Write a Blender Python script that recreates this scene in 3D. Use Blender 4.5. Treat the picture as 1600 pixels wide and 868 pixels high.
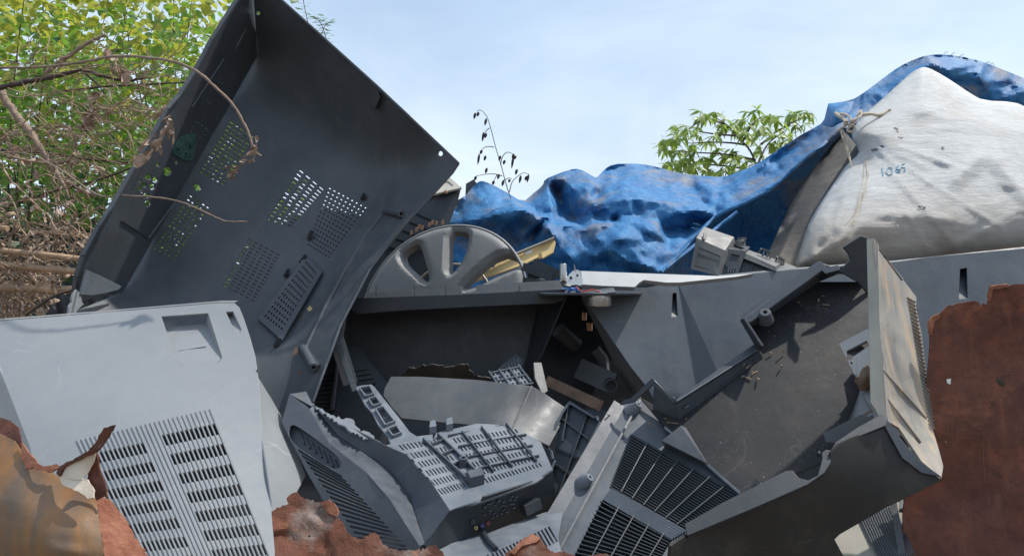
import bpy, bmesh, math, random
import numpy as np
from mathutils import Vector, Matrix
from mathutils.geometry import delaunay_2d_cdt
random.seed(7); rng = np.random.default_rng(7)
R = math.radians
scene = bpy.context.scene
for o in list(bpy.data.objects): bpy.data.objects.remove(o)
COL = scene.collection

# ------------------------------------------------------------------ camera
PITCH = R(10.0); LENS = 26.0; F = 1600*LENS/36.0
CAM = np.array([0.0, 0.0, 1.6])
FW = np.array([0, math.cos(PITCH), math.sin(PITCH)])
RT = np.array([1.0, 0, 0]); UP = np.array([0, -math.sin(PITCH), math.cos(PITCH)])
cd = bpy.data.cameras.new('camera'); cam = bpy.data.objects.new('camera', cd); COL.objects.link(cam)
cam.location = CAM; cam.rotation_euler = (math.pi/2+PITCH, 0, 0)
cd.lens = LENS; cd.sensor_width = 36; cd.clip_start = .02; cd.clip_end = 3000
scene.camera = cam

# ------------------------------------------------------------------ sun, sky, exposure
SUN = np.array([0.48, 0.02, 0.87]); SUN = SUN/np.linalg.norm(SUN)
sun_el = math.asin(SUN[2]); sun_az = math.atan2(SUN[0], SUN[1])
sd = bpy.data.lights.new('sun', 'SUN'); sd.energy = 3.4; sd.angle = R(1.0); sd.color = (1, .95, .87)
so = bpy.data.objects.new('sun', sd); COL.objects.link(so)
so.rotation_euler = Vector(-SUN).to_track_quat('-Z', 'Y').to_euler()
w = bpy.data.worlds.new('World'); scene.world = w; w.use_nodes = True
nt = w.node_tree; nt.nodes.clear()
def N(t, k, **kw):
    n = t.nodes.new(k)
    for a, b in kw.items(): setattr(n, a, b)
    return n
sky = N(nt, 'ShaderNodeTexSky', sky_type='NISHITA', sun_disc=False, sun_elevation=sun_el, sun_rotation=sun_az,
        air_density=1.0, dust_density=2.2, ozone_density=1.0, altitude=50)
bg = N(nt, 'ShaderNodeBackground'); bg.inputs[1].default_value = 0.13
out = N(nt, 'ShaderNodeOutputWorld')
tc = N(nt, 'ShaderNodeTexCoord'); mp = N(nt, 'ShaderNodeMapping'); mp.inputs['Scale'].default_value = (1, 1, 2.6)
cn = N(nt, 'ShaderNodeTexNoise'); cn.inputs['Scale'].default_value = 1.7; cn.inputs['Detail'].default_value = 5; cn.inputs['Roughness'].default_value = .5
cr = N(nt, 'ShaderNodeMapRange'); cr.inputs[1].default_value = .36; cr.inputs[2].default_value = .68; cr.inputs[3].default_value = 0.50; cr.inputs[4].default_value = .9
mx = N(nt, 'ShaderNodeMix', data_type='RGBA'); gz = N(nt, 'ShaderNodeSeparateXYZ'); hz = N(nt, 'ShaderNodeMapRange'); hz.inputs[1].default_value = .1; hz.inputs[2].default_value = .6
hc_ = N(nt, 'ShaderNodeMix', data_type='RGBA'); hc_.inputs[6].default_value = (5.7, 6.45, 7.2, 1); hc_.inputs[7].default_value = (3.75, 5.0, 6.5, 1)
nt.links.new(tc.outputs['Generated'], gz.inputs[0]); nt.links.new(gz.outputs[2], hz.inputs[0]); wn = N(nt, 'ShaderNodeTexNoise'); wn.inputs['Scale'].default_value = 2.6; wn.inputs['Detail'].default_value = 7; wn.inputs['Roughness'].default_value = .62; wn.inputs['Distortion'].default_value = .8; nt.links.new(mp.outputs[0], wn.inputs['Vector'])
wr_ = N(nt, 'ShaderNodeMapRange'); wr_.inputs[1].default_value = .42; wr_.inputs[2].default_value = .68; wr_.inputs[3].default_value = 0; wr_.inputs[4].default_value = .5; nt.links.new(wn.outputs[0], wr_.inputs[0])
sb = N(nt, 'ShaderNodeMath', operation='SUBTRACT', use_clamp=True); nt.links.new(hz.outputs[0], sb.inputs[0]); nt.links.new(wr_.outputs[0], sb.inputs[1])
nt.links.new(sb.outputs[0], hc_.inputs[0]); nt.links.new(hc_.outputs[2], mx.inputs[7])
L = nt.links.new
L(tc.outputs['Generated'], mp.inputs[0]); L(mp.outputs[0], cn.inputs['Vector']); L(cn.outputs[0], cr.inputs[0])
L(cr.outputs[0], mx.inputs[0]); L(sky.outputs[0], mx.inputs[6]); L(mx.outputs[2], bg.inputs[0]); L(bg.outputs[0], out.inputs[0])
scene.view_settings.view_transform = 'Standard'; scene.view_settings.look = 'None'
scene.view_settings.gamma = 1; scene.view_settings.exposure = 0.38
scene.render.engine = 'CYCLES'
scene.cycles.max_bounces = 6; scene.cycles.use_denoising = True

# ------------------------------------------------------------------ geometry helpers
def P(x, y, d):
    x = np.asarray(x, float); y = np.asarray(y, float); d = np.asarray(d, float)
    a = (x-800)/F; b = (434-y)/F
    return CAM + d[..., None]*(FW + a[..., None]*RT + b[..., None]*UP)
def pv(p): return P(p[0], p[1], p[2])
def plane(*p):
    A = np.array([(q[0], q[1], 1) for q in p], float); b = np.array([1/q[2] for q in p])
    c = np.linalg.lstsq(A, b, rcond=None)[0]
    return lambda x, y: 1/(c[0]*np.asarray(x, float)+c[1]*np.asarray(y, float)+c[2])
def rbf(p, kern='tps', sm=0.0):
    q = np.array(p, float); X = q[:, :2]/100; z = 1/q[:, 2]
    def K(r): return r*r*np.log(r+1e-9) if kern == 'tps' else -r
    n = len(q); r = np.linalg.norm(X[:, None]-X[None], axis=2)
    A = np.zeros((n+3, n+3)); A[:n, :n] = K(r)+sm*np.eye(n); A[:n, n:n+2] = X; A[:n, n+2] = 1; A[n:, :n] = A[:n, n:].T
    c = np.linalg.lstsq(A, np.r_[z, 0, 0, 0], rcond=None)[0]
    def f(x, y):
        x = np.atleast_1d(np.asarray(x, float)); y = np.atleast_1d(np.asarray(y, float))
        Y = np.stack([x, y], -1)/100
        o = np.zeros(len(Y))
        for s in range(0, len(Y), 4000):
            rr = np.linalg.norm(Y[s:s+4000, None]-X[None], axis=2)
            o[s:s+4000] = K(rr)@c[:n]+Y[s:s+4000]@c[n:n+2]+c[n+2]
        return 1/o
    return f
def pwl(p):
    """piecewise linear surface over scattered (x, y, value) points: flat facets meeting in creases"""
    q = np.array(p, float); r = delaunay_2d_cdt([Vector(c[:2]) for c in q], [], [], 0, 1e-6)
    xy = np.array([(v.x, v.y) for v in r[0]]); z = np.array([np.mean(q[list(i), 2]) if len(i) else 0. for i in r[3]])
    T = np.array([f for f in r[2] if len(f) == 3]); A_ = xy[T[:, 0]]; B_ = xy[T[:, 1]]-A_; C_ = xy[T[:, 2]]-A_
    den = B_[:, 0]*C_[:, 1]-B_[:, 1]*C_[:, 0]+1e-12
    def f(x, y):
        x = np.atleast_1d(np.asarray(x, float)); y = np.atleast_1d(np.asarray(y, float)); o = np.zeros(len(x))
        for s in range(0, len(x), 1500):
            dx = x[s:s+1500, None]-A_[:, 0]; dy = y[s:s+1500, None]-A_[:, 1]
            u = (dx*C_[:, 1]-dy*C_[:, 0])/den; v = (B_[:, 0]*dy-B_[:, 1]*dx)/den
            k = np.minimum(np.minimum(u, v), 1-u-v).argmax(1); i = np.arange(len(k))
            uu = np.clip(u[i, k], 0, 1); vv = np.clip(v[i, k], 0, 1); t = T[k]
            o[s:s+1500] = z[t[:, 0]]*(1-uu-vv)+z[t[:, 1]]*uu+z[t[:, 2]]*vv
        return o
    return f
def soft(f, r):
    K = [(0, 0)]+[(r*math.cos(t), r*math.sin(t)) for t in np.arange(6)*math.pi/3]
    return lambda x, y: sum(f(np.atleast_1d(x)+a, np.atleast_1d(y)+b) for a, b in K)/len(K)
def crumple(x0, y0, x1, y1, sp, amp, seed):
    r = np.random.default_rng(seed); gx, gy = np.meshgrid(np.arange(x0, x1+sp, sp), np.arange(y0, y1+sp, sp))
    return pwl(np.stack([gx.ravel()+r.normal(size=gx.size)*sp*.33, gy.ravel()+r.normal(size=gx.size)*sp*.33, r.normal(size=gx.size)*amp], 1))
def creases(lines):
    """sharp little ridges: (x0, y0, x1, y1, height, half width)"""
    def f(x, y):
        q = np.stack([np.atleast_1d(x), np.atleast_1d(y)], 1).astype(float); o = np.zeros(len(q))
        for x0, y0, x1, y1, h, w_ in lines:
            a = np.array([x0, y0], float); d = np.array([x1-x0, y1-y0], float); t = ((q-a)@d)/(d@d); tc = np.clip(t, 0, 1)
            r = np.linalg.norm(q-a-tc[:, None]*d, axis=1); o += h*np.clip(1-r/w_, 0, 1)*np.clip(4*np.minimum(tc, 1-tc)+.15, 0, 1)
        return o
    return f
def off(f, e): return lambda x, y: np.atleast_1d(f(x, y))+e
def inside(loops, pts):
    """even-odd test of points against a list of loops"""
    a = np.concatenate([np.asarray(l, float) for l in loops]); b = np.concatenate([np.roll(np.asarray(l, float), -1, 0) for l in loops])
    res = np.zeros(len(pts), bool)
    for s in range(0, len(pts), 2000):
        x = pts[s:s+2000, 0][:, None]; y = pts[s:s+2000, 1][:, None]
        c = (a[:, 1] > y) != (b[:, 1] > y)
        with np.errstate(divide='ignore', invalid='ignore'):
            xi = a[:, 0]+(y-a[:, 1])*(b[:, 0]-a[:, 0])/(b[:, 1]-a[:, 1])
        res[s:s+2000] = ((c & (x < xi)).sum(1) % 2).astype(bool)
    return res
def dist_loop(loop, pts):
    a = np.asarray(loop, float); b = np.roll(a, -1, 0); d = b-a; L2 = (d**2).sum(1)+1e-12
    o = np.full(len(pts), 1e9)
    for i in range(len(a)):
        t = np.clip(((pts-a[i])@d[i])/L2[i], 0, 1)
        o = np.minimum(o, np.linalg.norm(pts-a[i]-t[:, None]*d[i], axis=1))
    return o
def densify(loop, step):
    o = []
    n = len(loop)
    for i in range(n):
        a = np.array(loop[i], float); b = np.array(loop[(i+1) % n], float); k = max(1, int(np.linalg.norm(b-a)/step))
        for j in range(k): o.append(tuple(a+(b-a)*j/k))
    return o
def smooth_loop(loop, n=2):
    """Chaikin corner cutting"""
    for _ in range(n):
        o = []
        for i in range(len(loop)):
            a = np.array(loop[i], float); b = np.array(loop[(i+1) % len(loop)], float)
            o += [tuple(a*.75+b*.25), tuple(a*.25+b*.75)]
        loop = o
    return loop
def rough(loop, step, amp, closed=True, seed=0, keep=None):
    """ragged version of a traced edge"""
    r = np.random.default_rng(seed); o = []
    for p in densify(loop, step):
        if keep and keep(p): o.append(p)
        else: o.append((p[0]+r.normal()*amp, p[1]+r.normal()*amp))
    return o
def circ(x, y, r, n=10, ry=None): return [(x+r*math.cos(2*math.pi*i/n), y+(ry or r)*math.sin(2*math.pi*i/n)) for i in range(n)]
def bil(q, u, v):
    q = [np.array(c, float) for c in q]
    return (q[0]*(1-u)+q[1]*u)*(1-v)+(q[3]*(1-u)+q[2]*u)*v
def cellq(q, u0, u1, v0, v1): return [tuple(bil(q, u0, v0)), tuple(bil(q, u1, v0)), tuple(bil(q, u1, v1)), tuple(bil(q, u0, v1))]
def slots(q, nu, nv, fu, fv, skip=None, sh=0.0):
    o = []
    for i in range(nu):
        for j in range(nv):
            if skip and skip(i, j): continue
            u = (i+.5)/nu; v = (j+.5)/nv; du = fu/nu/2; dv = fv/nv/2
            o.append([tuple(bil(q, u-du+sh*dv*0, v-dv)), tuple(bil(q, u+du, v-dv)), tuple(bil(q, u+du, v+dv)), tuple(bil(q, u-du, v+dv))])
    return o

class MB:
    def __init__(s): s.V = []; s.F = []
    def add(s, v, f):
        b = len(s.V); s.V += [tuple(map(float, p)) for p in v]; s.F += [tuple(b+i for i in q) for q in f]; return s
    def sheet(s, outline, dep, holes=(), t=.003, step=None, mapf=None, toward=None, jit=0.25):
        """outline and holes are 2-D loops laid out on the surface dep (or mapf); t is the real thickness in metres"""
        if mapf is None: mapf = lambda q: P(q[:, 0], q[:, 1], np.broadcast_to(np.atleast_1d(dep(q[:, 0], q[:, 1])), (len(q),)))
        if step: outline = densify(outline, step)
        loops = [list(outline)]+[list(h) for h in holes]
        pts = []; edges = []
        for l in loops:
            b = len(pts); pts += [tuple(p) for p in l]; edges += [(b+i, b+(i+1) % len(l)) for i in range(len(l))]
        if step:
            o = np.array(outline); x0, y0 = o.min(0); x1, y1 = o.max(0)
            gx, gy = np.meshgrid(np.arange(x0, x1, step), np.arange(y0, y1, step*.87))
            gx = gx+(np.arange(gx.shape[0])[:, None] % 2)*step*.5
            g = np.stack([gx.ravel(), gy.ravel()], 1); g += rng.normal(size=g.shape)*step*.08*jit
            g = g[inside(loops, g)]
            if len(g):
                g = g[dist_loop(outline, g) > step*.45]
                for h in holes:
                    if len(g): g = g[dist_loop(h, g) > step*.3]
            pts += [tuple(p) for p in g]
        r = delaunay_2d_cdt([Vector(p) for p in pts], edges, [], 0, 1e-5)
        q = np.array([(p.x, p.y) for p in r[0]]); tri = np.array([f for f in r[2] if len(f) == 3])
        cen = q[tri].mean(1); tri = tri[inside(loops, cen)]
        W = mapf(q)
        n = np.cross(W[tri[:, 1]]-W[tri[:, 0]], W[tri[:, 2]]-W[tri[:, 0]])
        eye = CAM if toward is None else np.asarray(toward)
        fl = (n*(eye-W[tri].mean(1))).sum(1) < 0
        # one orientation for the whole sheet
        if fl.mean() > .5: tri = tri[:, ::-1]; n = -n
        vn = np.zeros_like(W)
        for k in range(3): np.add.at(vn, tri[:, k], n)
        vn /= (np.linalg.norm(vn, axis=1, keepdims=True)+1e-12)
        m = len(W); V = np.concatenate([W, W-vn*t])
        Fc = [tuple(f) for f in tri]+[(f[2]+m, f[1]+m, f[0]+m) for f in tri]
        from collections import Counter
        ed = {}
        for f in tri:
            for a, b in ((f[0], f[1]), (f[1], f[2]), (f[2], f[0])):
                if (b, a) in ed: del ed[(b, a)]
                else: ed[(a, b)] = 1
        Fc += [(b, a, a+m, b+m) for a, b in ed]
        return s.add(V, Fc)
    def tube(s, pts, r, n=6, cap=True):
        p = [np.asarray(q, float) for q in pts]; k = len(p); rs = r if hasattr(r, '__len__') else [r]*k
        V = []; up = np.array([.3, .2, .93])
        for i in range(k):
            t = p[min(i+1, k-1)]-p[max(i-1, 0)]; t = t/(np.linalg.norm(t)+1e-12)
            a = np.cross(t, up); 
            if np.linalg.norm(a) < .05: a = np.cross(t, [1, 0, 0])
            a /= np.linalg.norm(a); b = np.cross(t, a)
            for j in range(n):
                w_ = 2*math.pi*j/n; V.append(p[i]+rs[i]*(math.cos(w_)*a+math.sin(w_)*b))
        Fc = [(i*n+j, i*n+(j+1) % n, (i+1)*n+(j+1) % n, (i+1)*n+j) for i in range(k-1) for j in range(n)]
        if cap: Fc += [tuple(range(n))[::-1], tuple((k-1)*n+j for j in range(n))]
        return s.add(V, Fc)
    def bar(s, p0, p1, wid, hei, up=None, w1=None):
        """box beam from p0 to p1; hei along up (away from the surface), wid across"""
        p0 = np.asarray(p0, float); p1 = np.asarray(p1, float); t = p1-p0; t /= np.linalg.norm(t)+1e-12
        u = np.asarray(up if up is not None else CAM-(p0+p1)/2, float); u = u-t*(u@t); u /= np.linalg.norm(u)+1e-12
        a = np.cross(t, u); V = []
        for p, ww in ((p0, wid), (p1, w1 or wid)):
            for sa, su in ((-1, 0), (1, 0), (1, 1), (-1, 1)): V.append(p+a*sa*ww/2+u*su*hei)
        return s.add(V, [(0, 1, 2, 3)[::-1], (4, 5, 6, 7), (0, 1, 5, 4), (1, 2, 6, 5), (2, 3, 7, 6), (3, 0, 4, 7)])
    def prism(s, loop3, vec):
        """closed prism: a 3-D loop pushed along vec"""
        a = np.array(loop3, float); v = np.asarray(vec, float); n = len(a)
        nn = np.zeros(3)
        for i in range(n): nn += np.cross(a[i], a[(i+1) % n])
        if nn@v > 0: a = a[::-1]
        V = np.concatenate([a, a+v])
        return s.add(V, [tuple(range(n)), tuple(range(2*n-1, n-1, -1))]+[((i+1) % n, i, n+i, n+(i+1) % n) for i in range(n)])
    def box8(s, q0, q1):
        """hexahedron from two quads of 3-D points"""
        return s.add(list(q0)+list(q1), [(0, 1, 2, 3), (7, 6, 5, 4), (0, 4, 5, 1), (1, 5, 6, 2), (2, 6, 7, 3), (3, 7, 4, 0)])
    def lathe(s, c, axis, prof, n=16):
        """prof: list of (radius, height along axis)"""
        ax = np.asarray(axis, float); ax /= np.linalg.norm(ax); a = np.cross(ax, [.3, .9, .2]); a /= np.linalg.norm(a); b = np.cross(ax, a)
        V = []; c = np.asarray(c, float)
        for r_, h in prof:
            for j in range(n):
                t = 2*math.pi*j/n; V.append(c+ax*h+r_*(math.cos(t)*a+math.sin(t)*b))
        k = len(prof)
        return s.add(V, [(i*n+j, i*n+(j+1) % n, (i+1)*n+(j+1) % n, (i+1)*n+j) for i in range(k-1) for j in range(n)])
    def obj(s, name, m, parent=None, ang=38, kind=None, fixn=True):
        me = bpy.data.meshes.new(name)
        V = np.array(s.V, float)
        if parent is not None: base = np.array(WORLD[parent.name])
        else: base = np.array([V[:, 0].mean(), V[:, 1].mean(), V[:, 2].min()])
        me.from_pydata((V-base).tolist(), [], s.F); me.validate()
        if fixn:
            bm = bmesh.new(); bm.from_mesh(me); bmesh.ops.recalc_face_normals(bm, faces=bm.faces); bm.to_mesh(me); bm.free()
        me.polygons.foreach_set('use_smooth', [True]*len(me.polygons))
        me.set_sharp_from_angle(angle=R(ang))
        me.materials.append(m)
        o = bpy.data.objects.new(name, me); COL.objects.link(o)
        if parent is not None: o.parent = parent; WORLD[o.name] = base
        else: o.location = base; WORLD[o.name] = base
        if kind: o['kind'] = kind
        return o
WORLD = {}
def tag(o, label, cat, group=None, kind=None):
    o['label'] = label; o['category'] = cat
    if group: o['group'] = group
    if kind: o['kind'] = kind
    return o
def thing(name, label, cat, loc, group=None):
    o = bpy.data.objects.new(name, None); COL.objects.link(o); o.location = loc; o.empty_display_size = .1
    WORLD[o.name] = np.array(loc, float)
    return tag(o, label, cat, group)

# ------------------------------------------------------------------ materials
def mat(name): 
    m = bpy.data.materials.new(name); m.use_nodes = True; t = m.node_tree
    return m, t, t.nodes['Principled BSDF'], t.nodes['Material Output']
def noise(t, vec, sc, det=4, rough_=.55, dist=0):
    n = N(t, 'ShaderNodeTexNoise'); n.inputs['Scale'].default_value = sc; n.inputs['Detail'].default_value = det
    n.inputs['Roughness'].default_value = rough_; n.inputs['Distortion'].default_value = dist
    t.links.new(vec, n.inputs['Vector']); return n.outputs[0]
def ramp(t, fac, a, b, lo=0., hi=1.):
    n = N(t, 'ShaderNodeMapRange'); n.inputs[1].default_value = a; n.inputs[2].default_value = b
    n.inputs[3].default_value = lo; n.inputs[4].default_value = hi; t.links.new(fac, n.inputs[0]); return n.outputs[0]
def mixc(t, fac, a, b):
    n = N(t, 'ShaderNodeMix', data_type='RGBA')
    for v, i in ((fac, 0), (a, 6), (b, 7)):
        if isinstance(v, (tuple, list)): n.inputs[i].default_value = (*v, 1) if len(v) == 3 else v
        elif isinstance(v, (int, float)): n.inputs[i].default_value = v
        else: t.links.new(v, n.inputs[i])
    return n.outputs[2]
def math_(t, op, a, b=None):
    n = N(t, 'ShaderNodeMath', operation=op)
    for v, i in ((a, 0), (b, 1)):
        if v is None: continue
        if isinstance(v, (int, float)): n.inputs[i].default_value = v
        else: t.links.new(v, n.inputs[i])
    return n.outputs[0]
def coords(t, sc=(1, 1, 1), rot=(0, 0, 0)):
    c = N(t, 'ShaderNodeTexCoord'); m_ = N(t, 'ShaderNodeMapping'); m_.inputs['Scale'].default_value = sc; m_.inputs['Rotation'].default_value = rot
    t.links.new(c.outputs['Object'], m_.inputs[0]); return m_.outputs[0]
def bump(t, h, st, dist=.002, nrm=None):
    b = N(t, 'ShaderNodeBump'); b.inputs['Strength'].default_value = st; b.inputs['Distance'].default_value = dist
    t.links.new(h, b.inputs['Height'])
    if nrm is not None: t.links.new(nrm, b.inputs['Normal'])
    return b.outputs[0]
def plastic(name, col, rough_=.45, dust=.25, dcol=(.30, .27, .23), specks=.16, scratch=.35, var=.25, bevel=.0016, spec=.5, blotch=0.0, bcol=(.35, .25, .15), mott=.35):
    m, t, p, o = mat(name); v = coords(t)
    n1 = noise(t, v, 6, 5); n2 = noise(t, v, 38, 6, .65); n3 = noise(t, v, 420, 2)
    c = mixc(t, ramp(t, n1, .3, .7), tuple(x*(1-var) for x in col), tuple(x*(1+var) for x in col))
    ge = N(t, 'ShaderNodeNewGeometry'); sx = N(t, 'ShaderNodeSeparateXYZ'); t.links.new(ge.outputs['Normal'], sx.inputs[0])
    upf = ramp(t, sx.outputs[2], -.3, .9, .25, 1.0)
    df = math_(t, 'MULTIPLY', math_(t, 'MULTIPLY', ramp(t, n2, .42, .78), upf), dust)
    c = mixc(t, df, c, dcol)
    if blotch:
        nb = noise(t, v, 11, 7, .7, .4); c = mixc(t, math_(t, 'MULTIPLY', ramp(t, nb, .5, .66), blotch), c, bcol)
    if specks:
        vo = N(t, 'ShaderNodeTexVoronoi'); vo.inputs['Scale'].default_value = 95; t.links.new(v, vo.inputs['Vector'])
        sp = math_(t, 'MULTIPLY', ramp(t, vo.outputs['Distance'], .0, .17, 1, 0), ramp(t, noise(t, v, 17, 4), .5, .62))
        vo2 = N(t, 'ShaderNodeTexVoronoi'); vo2.inputs['Scale'].default_value = 260; t.links.new(v, vo2.inputs['Vector'])
        sp2 = math_(t, 'MULTIPLY', ramp(t, vo2.outputs['Distance'], .0, .2, 1, 0), ramp(t, noise(t, v, 9, 4), .5, .65))
        sp = math_(t, 'MAXIMUM', sp, sp2)
        c = mixc(t, math_(t, 'MULTIPLY', sp, specks), c, (.55, .5, .45))
    if scratch:
        sc_ = tuple(min(.6, x*1.8+.10) for x in col)
        for k, (rz, ss) in enumerate(((.5, 5.), (-.8, 8.))):       # hairline scratches in patches
            vv = coords(t, (ss, ss*.08, ss), (.4*k, .3, rz)); nn = noise(t, vv, 1.0, 1.5, .5)
            s_ = math_(t, 'MULTIPLY', ramp(t, math_(t, 'ABSOLUTE', math_(t, 'SUBTRACT', nn, .5)), 0, .0022, 1, 0), ramp(t, noise(t, v, 5+3*k, 3), .5, .6))
            c = mixc(t, math_(t, 'MULTIPLY', s_, scratch*.6), c, sc_)
        # rain streaks and handling smears
        st = noise(t, coords(t, (34, 34, 3.2), (.15, .1, 0)), 1, 5, .6)
        c = mixc(t, math_(t, 'MULTIPLY', ramp(t, st, .52, .75), .05+.35*dust), c, dcol)
        sm_ = noise(t, v, 3.4, 6, .68, 1.2)
        c = mixc(t, math_(t, 'MULTIPLY', ramp(t, sm_, .52, .7), .04+.3*dust), c, tuple(.5*a+.5*b for a, b in zip(col, dcol)))
        c = mixc(t, math_(t, 'MULTIPLY', ramp(t, noise(t, v, 8, 7, .7), .56, .72), mott), c, tuple(x*.55 for x in col))
    t.links.new(c, p.inputs['Base Color'])
    t.links.new(math_(t, 'ADD', ramp(t, n2, .3, .8, rough_-.07, rough_+.12), math_(t, 'MULTIPLY', df, .3)), p.inputs['Roughness'])
    p.inputs['Specular IOR Level'].default_value = spec
    bv = None
    if bevel:
        b = N(t, 'ShaderNodeBevel'); b.samples = 4; b.inputs['Radius'].default_value = bevel; bv = b.outputs[0]
    bb = bump(t, n1, .25, .01, bv); bb = bump(t, n3, .12, .0008, bb)
    t.links.new(bb, p.inputs['Normal']); return m
def simple(name, col, rough_=.5, metal=0.0, var=.2, sc=20, bmp=.1):
    m, t, p, o = mat(name); v = coords(t); n1 = noise(t, v, sc, 4)
    t.links.new(mixc(t, ramp(t, n1, .3, .7), tuple(x*(1-var) for x in col), tuple(min(1, x*(1+var)) for x in col)), p.inputs['Base Color'])
    p.inputs['Roughness'].default_value = rough_; p.inputs['Metallic'].default_value = metal
    t.links.new(bump(t, noise(t, v, sc*8, 3), bmp, .002), p.inputs['Normal']); return m
M = {}
M['dark'] = plastic('dark_grey_plastic', (.064, .075, .089), .43, .22, (.20, .18, .16), scratch=.3)
M['dark_floor'] = plastic('dusty_black_plastic', (.013, .0145, .018), .55, .08, (.13, .12, .105), specks=.45, blotch=.12, spec=.3, bcol=(.16, .11, .07))
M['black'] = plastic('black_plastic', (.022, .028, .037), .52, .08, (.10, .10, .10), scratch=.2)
M['grey'] = plastic('slate_grey_plastic', (.054, .065, .081), .48, .13, (.26, .25, .23), scratch=.5)
M['wide'] = plastic('scuffed_slate_plastic', (.080, .098, .120), .52, .2, (.24, .23, .21), scratch=.7)
M['light'] = plastic('pale_silver_plastic', (.238, .251, .262), .40, .1, (.36, .35, .33), scratch=.5, var=.05, mott=.1)
M['mid'] = plastic('mid_grey_plastic', (.125, .145, .170), .46, .2, (.33, .31, .28), scratch=.5)
M['strip'] = plastic('dull_grey_plastic', (.080, .084, .089), .48, .2, (.22, .21, .20), scratch=.5)
M['dusty'] = plastic('mud_dusted_plastic', (.33, .32, .295), .55, .8, (.42, .34, .25), scratch=.4, blotch=.5, bcol=(.10, .095, .09), var=.35)
def mud_streaks(m):
    t = m.node_tree; p = t.nodes['Principled BSDF']; old = p.inputs['Base Color'].links[0].from_socket
    a = noise(t, coords(t, (70, 9, 9), (0, .75, .3)), 1, 6, .65); b = noise(t, coords(t, (46, 6, 6), (0, .75, .3)), 1, 5, .6)
    c = mixc(t, ramp(t, a, .5, .66, 0, .75), old, (.50, .36, .22)); c = mixc(t, ramp(t, b, .52, .66, 0, .8), c, (.13, .14, .15))
    t.links.new(c, p.inputs['Base Color'])
mud_streaks(M['dusty'])
M['under'] = plastic('grimy_black_plastic', (.017, .017, .016), .6, .08, (.07, .06, .045), scratch=.2, blotch=.4, bcol=(.07, .055, .04))
M['beige'] = plastic('beige_grey_plastic', (.36, .34, .29), .5, .4, (.36, .31, .24))
M['module'] = plastic('warm_grey_plastic', (.115, .117, .118), .5, .3, (.34, .31, .27))
M['hub'] = plastic('silver_wheel_paint', (.20, .202, .202), .55, .1, (.30, .28, .25), scratch=.4, var=.12, bevel=.003)
M['cream'] = plastic('cream_plastic', (.62, .44, .19), .45, .25, (.45, .38, .28), scratch=.2)
M['alu'] = simple('brushed_aluminium', (.30, .315, .33), .55, .1, .08, 30)
M['steel'] = simple('dull_steel', (.45, .45, .43), .35, .85, .15, 30)
M['copper'] = simple('coppery_metal', (.55, .33, .22), .4, .6, .2, 60)
M['white'] = simple('white_plastic', (.7, .68, .63), .5)
M['sticker'] = simple('white_sticker', (.8, .8, .8), .5)
M['yellow'] = simple('yellow_socket', (.42, .36, .12), .4)
M['redp'] = simple('red_socket', (.25, .03, .03), .4)
M['purple'] = simple('violet_socket', (.10, .06, .25), .4)
M['bluewire'] = simple('blue_wire', (.03, .12, .45), .4)
M['redwire'] = simple('red_wire', (.45, .04, .03), .4)
M['pcb'] = simple('green_circuit_board', (.05, .12, .10), .5, 0, .5, 90)
M['ink'] = simple('blue_ink', (.20, .38, .50), .7)
M['rope'] = simple('frayed_cord', (.52, .45, .35), .85, 0, .25, 120, .5)
M['wood'] = simple('brown_stick', (.17, .11, .075), .8, 0, .3, 40, .4)
M['bark'] = simple('grey_brown_bark', (.26, .19, .145), .85, 0, .3, 60, .6)
M['darkbark'] = simple('dark_bark', (.075, .055, .045), .85, 0, .35, 60, .6)
M['dry'] = simple('dry_brown_vine', (.31, .225, .155), .9, 0, .45, 25, .4)
M['dryleaf'] = simple('dead_leaf', (.36, .265, .20), .85, 0, .4, 60, .5)
M['bamboo'] = simple('weathered_bamboo', (.38, .255, .16), .6, 0, .3, 25, .3)
M['roofing'] = simple('dark_roof_sheet', (.035, .036, .04), .6, 0, .3, 15)
M['soil'] = simple('brown_soil', (.13, .095, .065), .95, 0, .4, 3, .6)
M['pod'] = simple('dark_seed_pod', (.045, .04, .032), .8)
M['stem'] = simple('green_brown_stem', (.13, .12, .06), .7)
def leafmat(name, col, tr=.5):
    m, t, p, o = mat(name); v = coords(t)
    c = mixc(t, ramp(t, noise(t, v, 9, 3), .3, .7), tuple(x*.7 for x in col), tuple(x*1.3 for x in col))
    t.links.new(c, p.inputs['Base Color']); p.inputs['Roughness'].default_value = .42
    tb = N(t, 'ShaderNodeBsdfTranslucent'); mxs = N(t, 'ShaderNodeMixShader'); mxs.inputs[0].default_value = tr
    t.links.new(mixc(t, .5, c, (col[0]*1.7, col[1]*1.7, col[2]*.7)), tb.inputs[0])
    t.links.new(p.outputs[0], mxs.inputs[1]); t.links.new(tb.outputs[0], mxs.inputs[2]); t.links.new(mxs.outputs[0], o.inputs[0]); return m
M['leaf_y'] = leafmat('olive_yellow_leaf', (.37, .39, .08)); M['leaf_g'] = leafmat('fresh_green_leaf', (.18, .32, .065))
M['leaf_d'] = leafmat('deep_green_leaf', (.075, .16, .06), .35); M['leaf_t'] = leafmat('tree_leaf', (.25, .35, .09))
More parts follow.
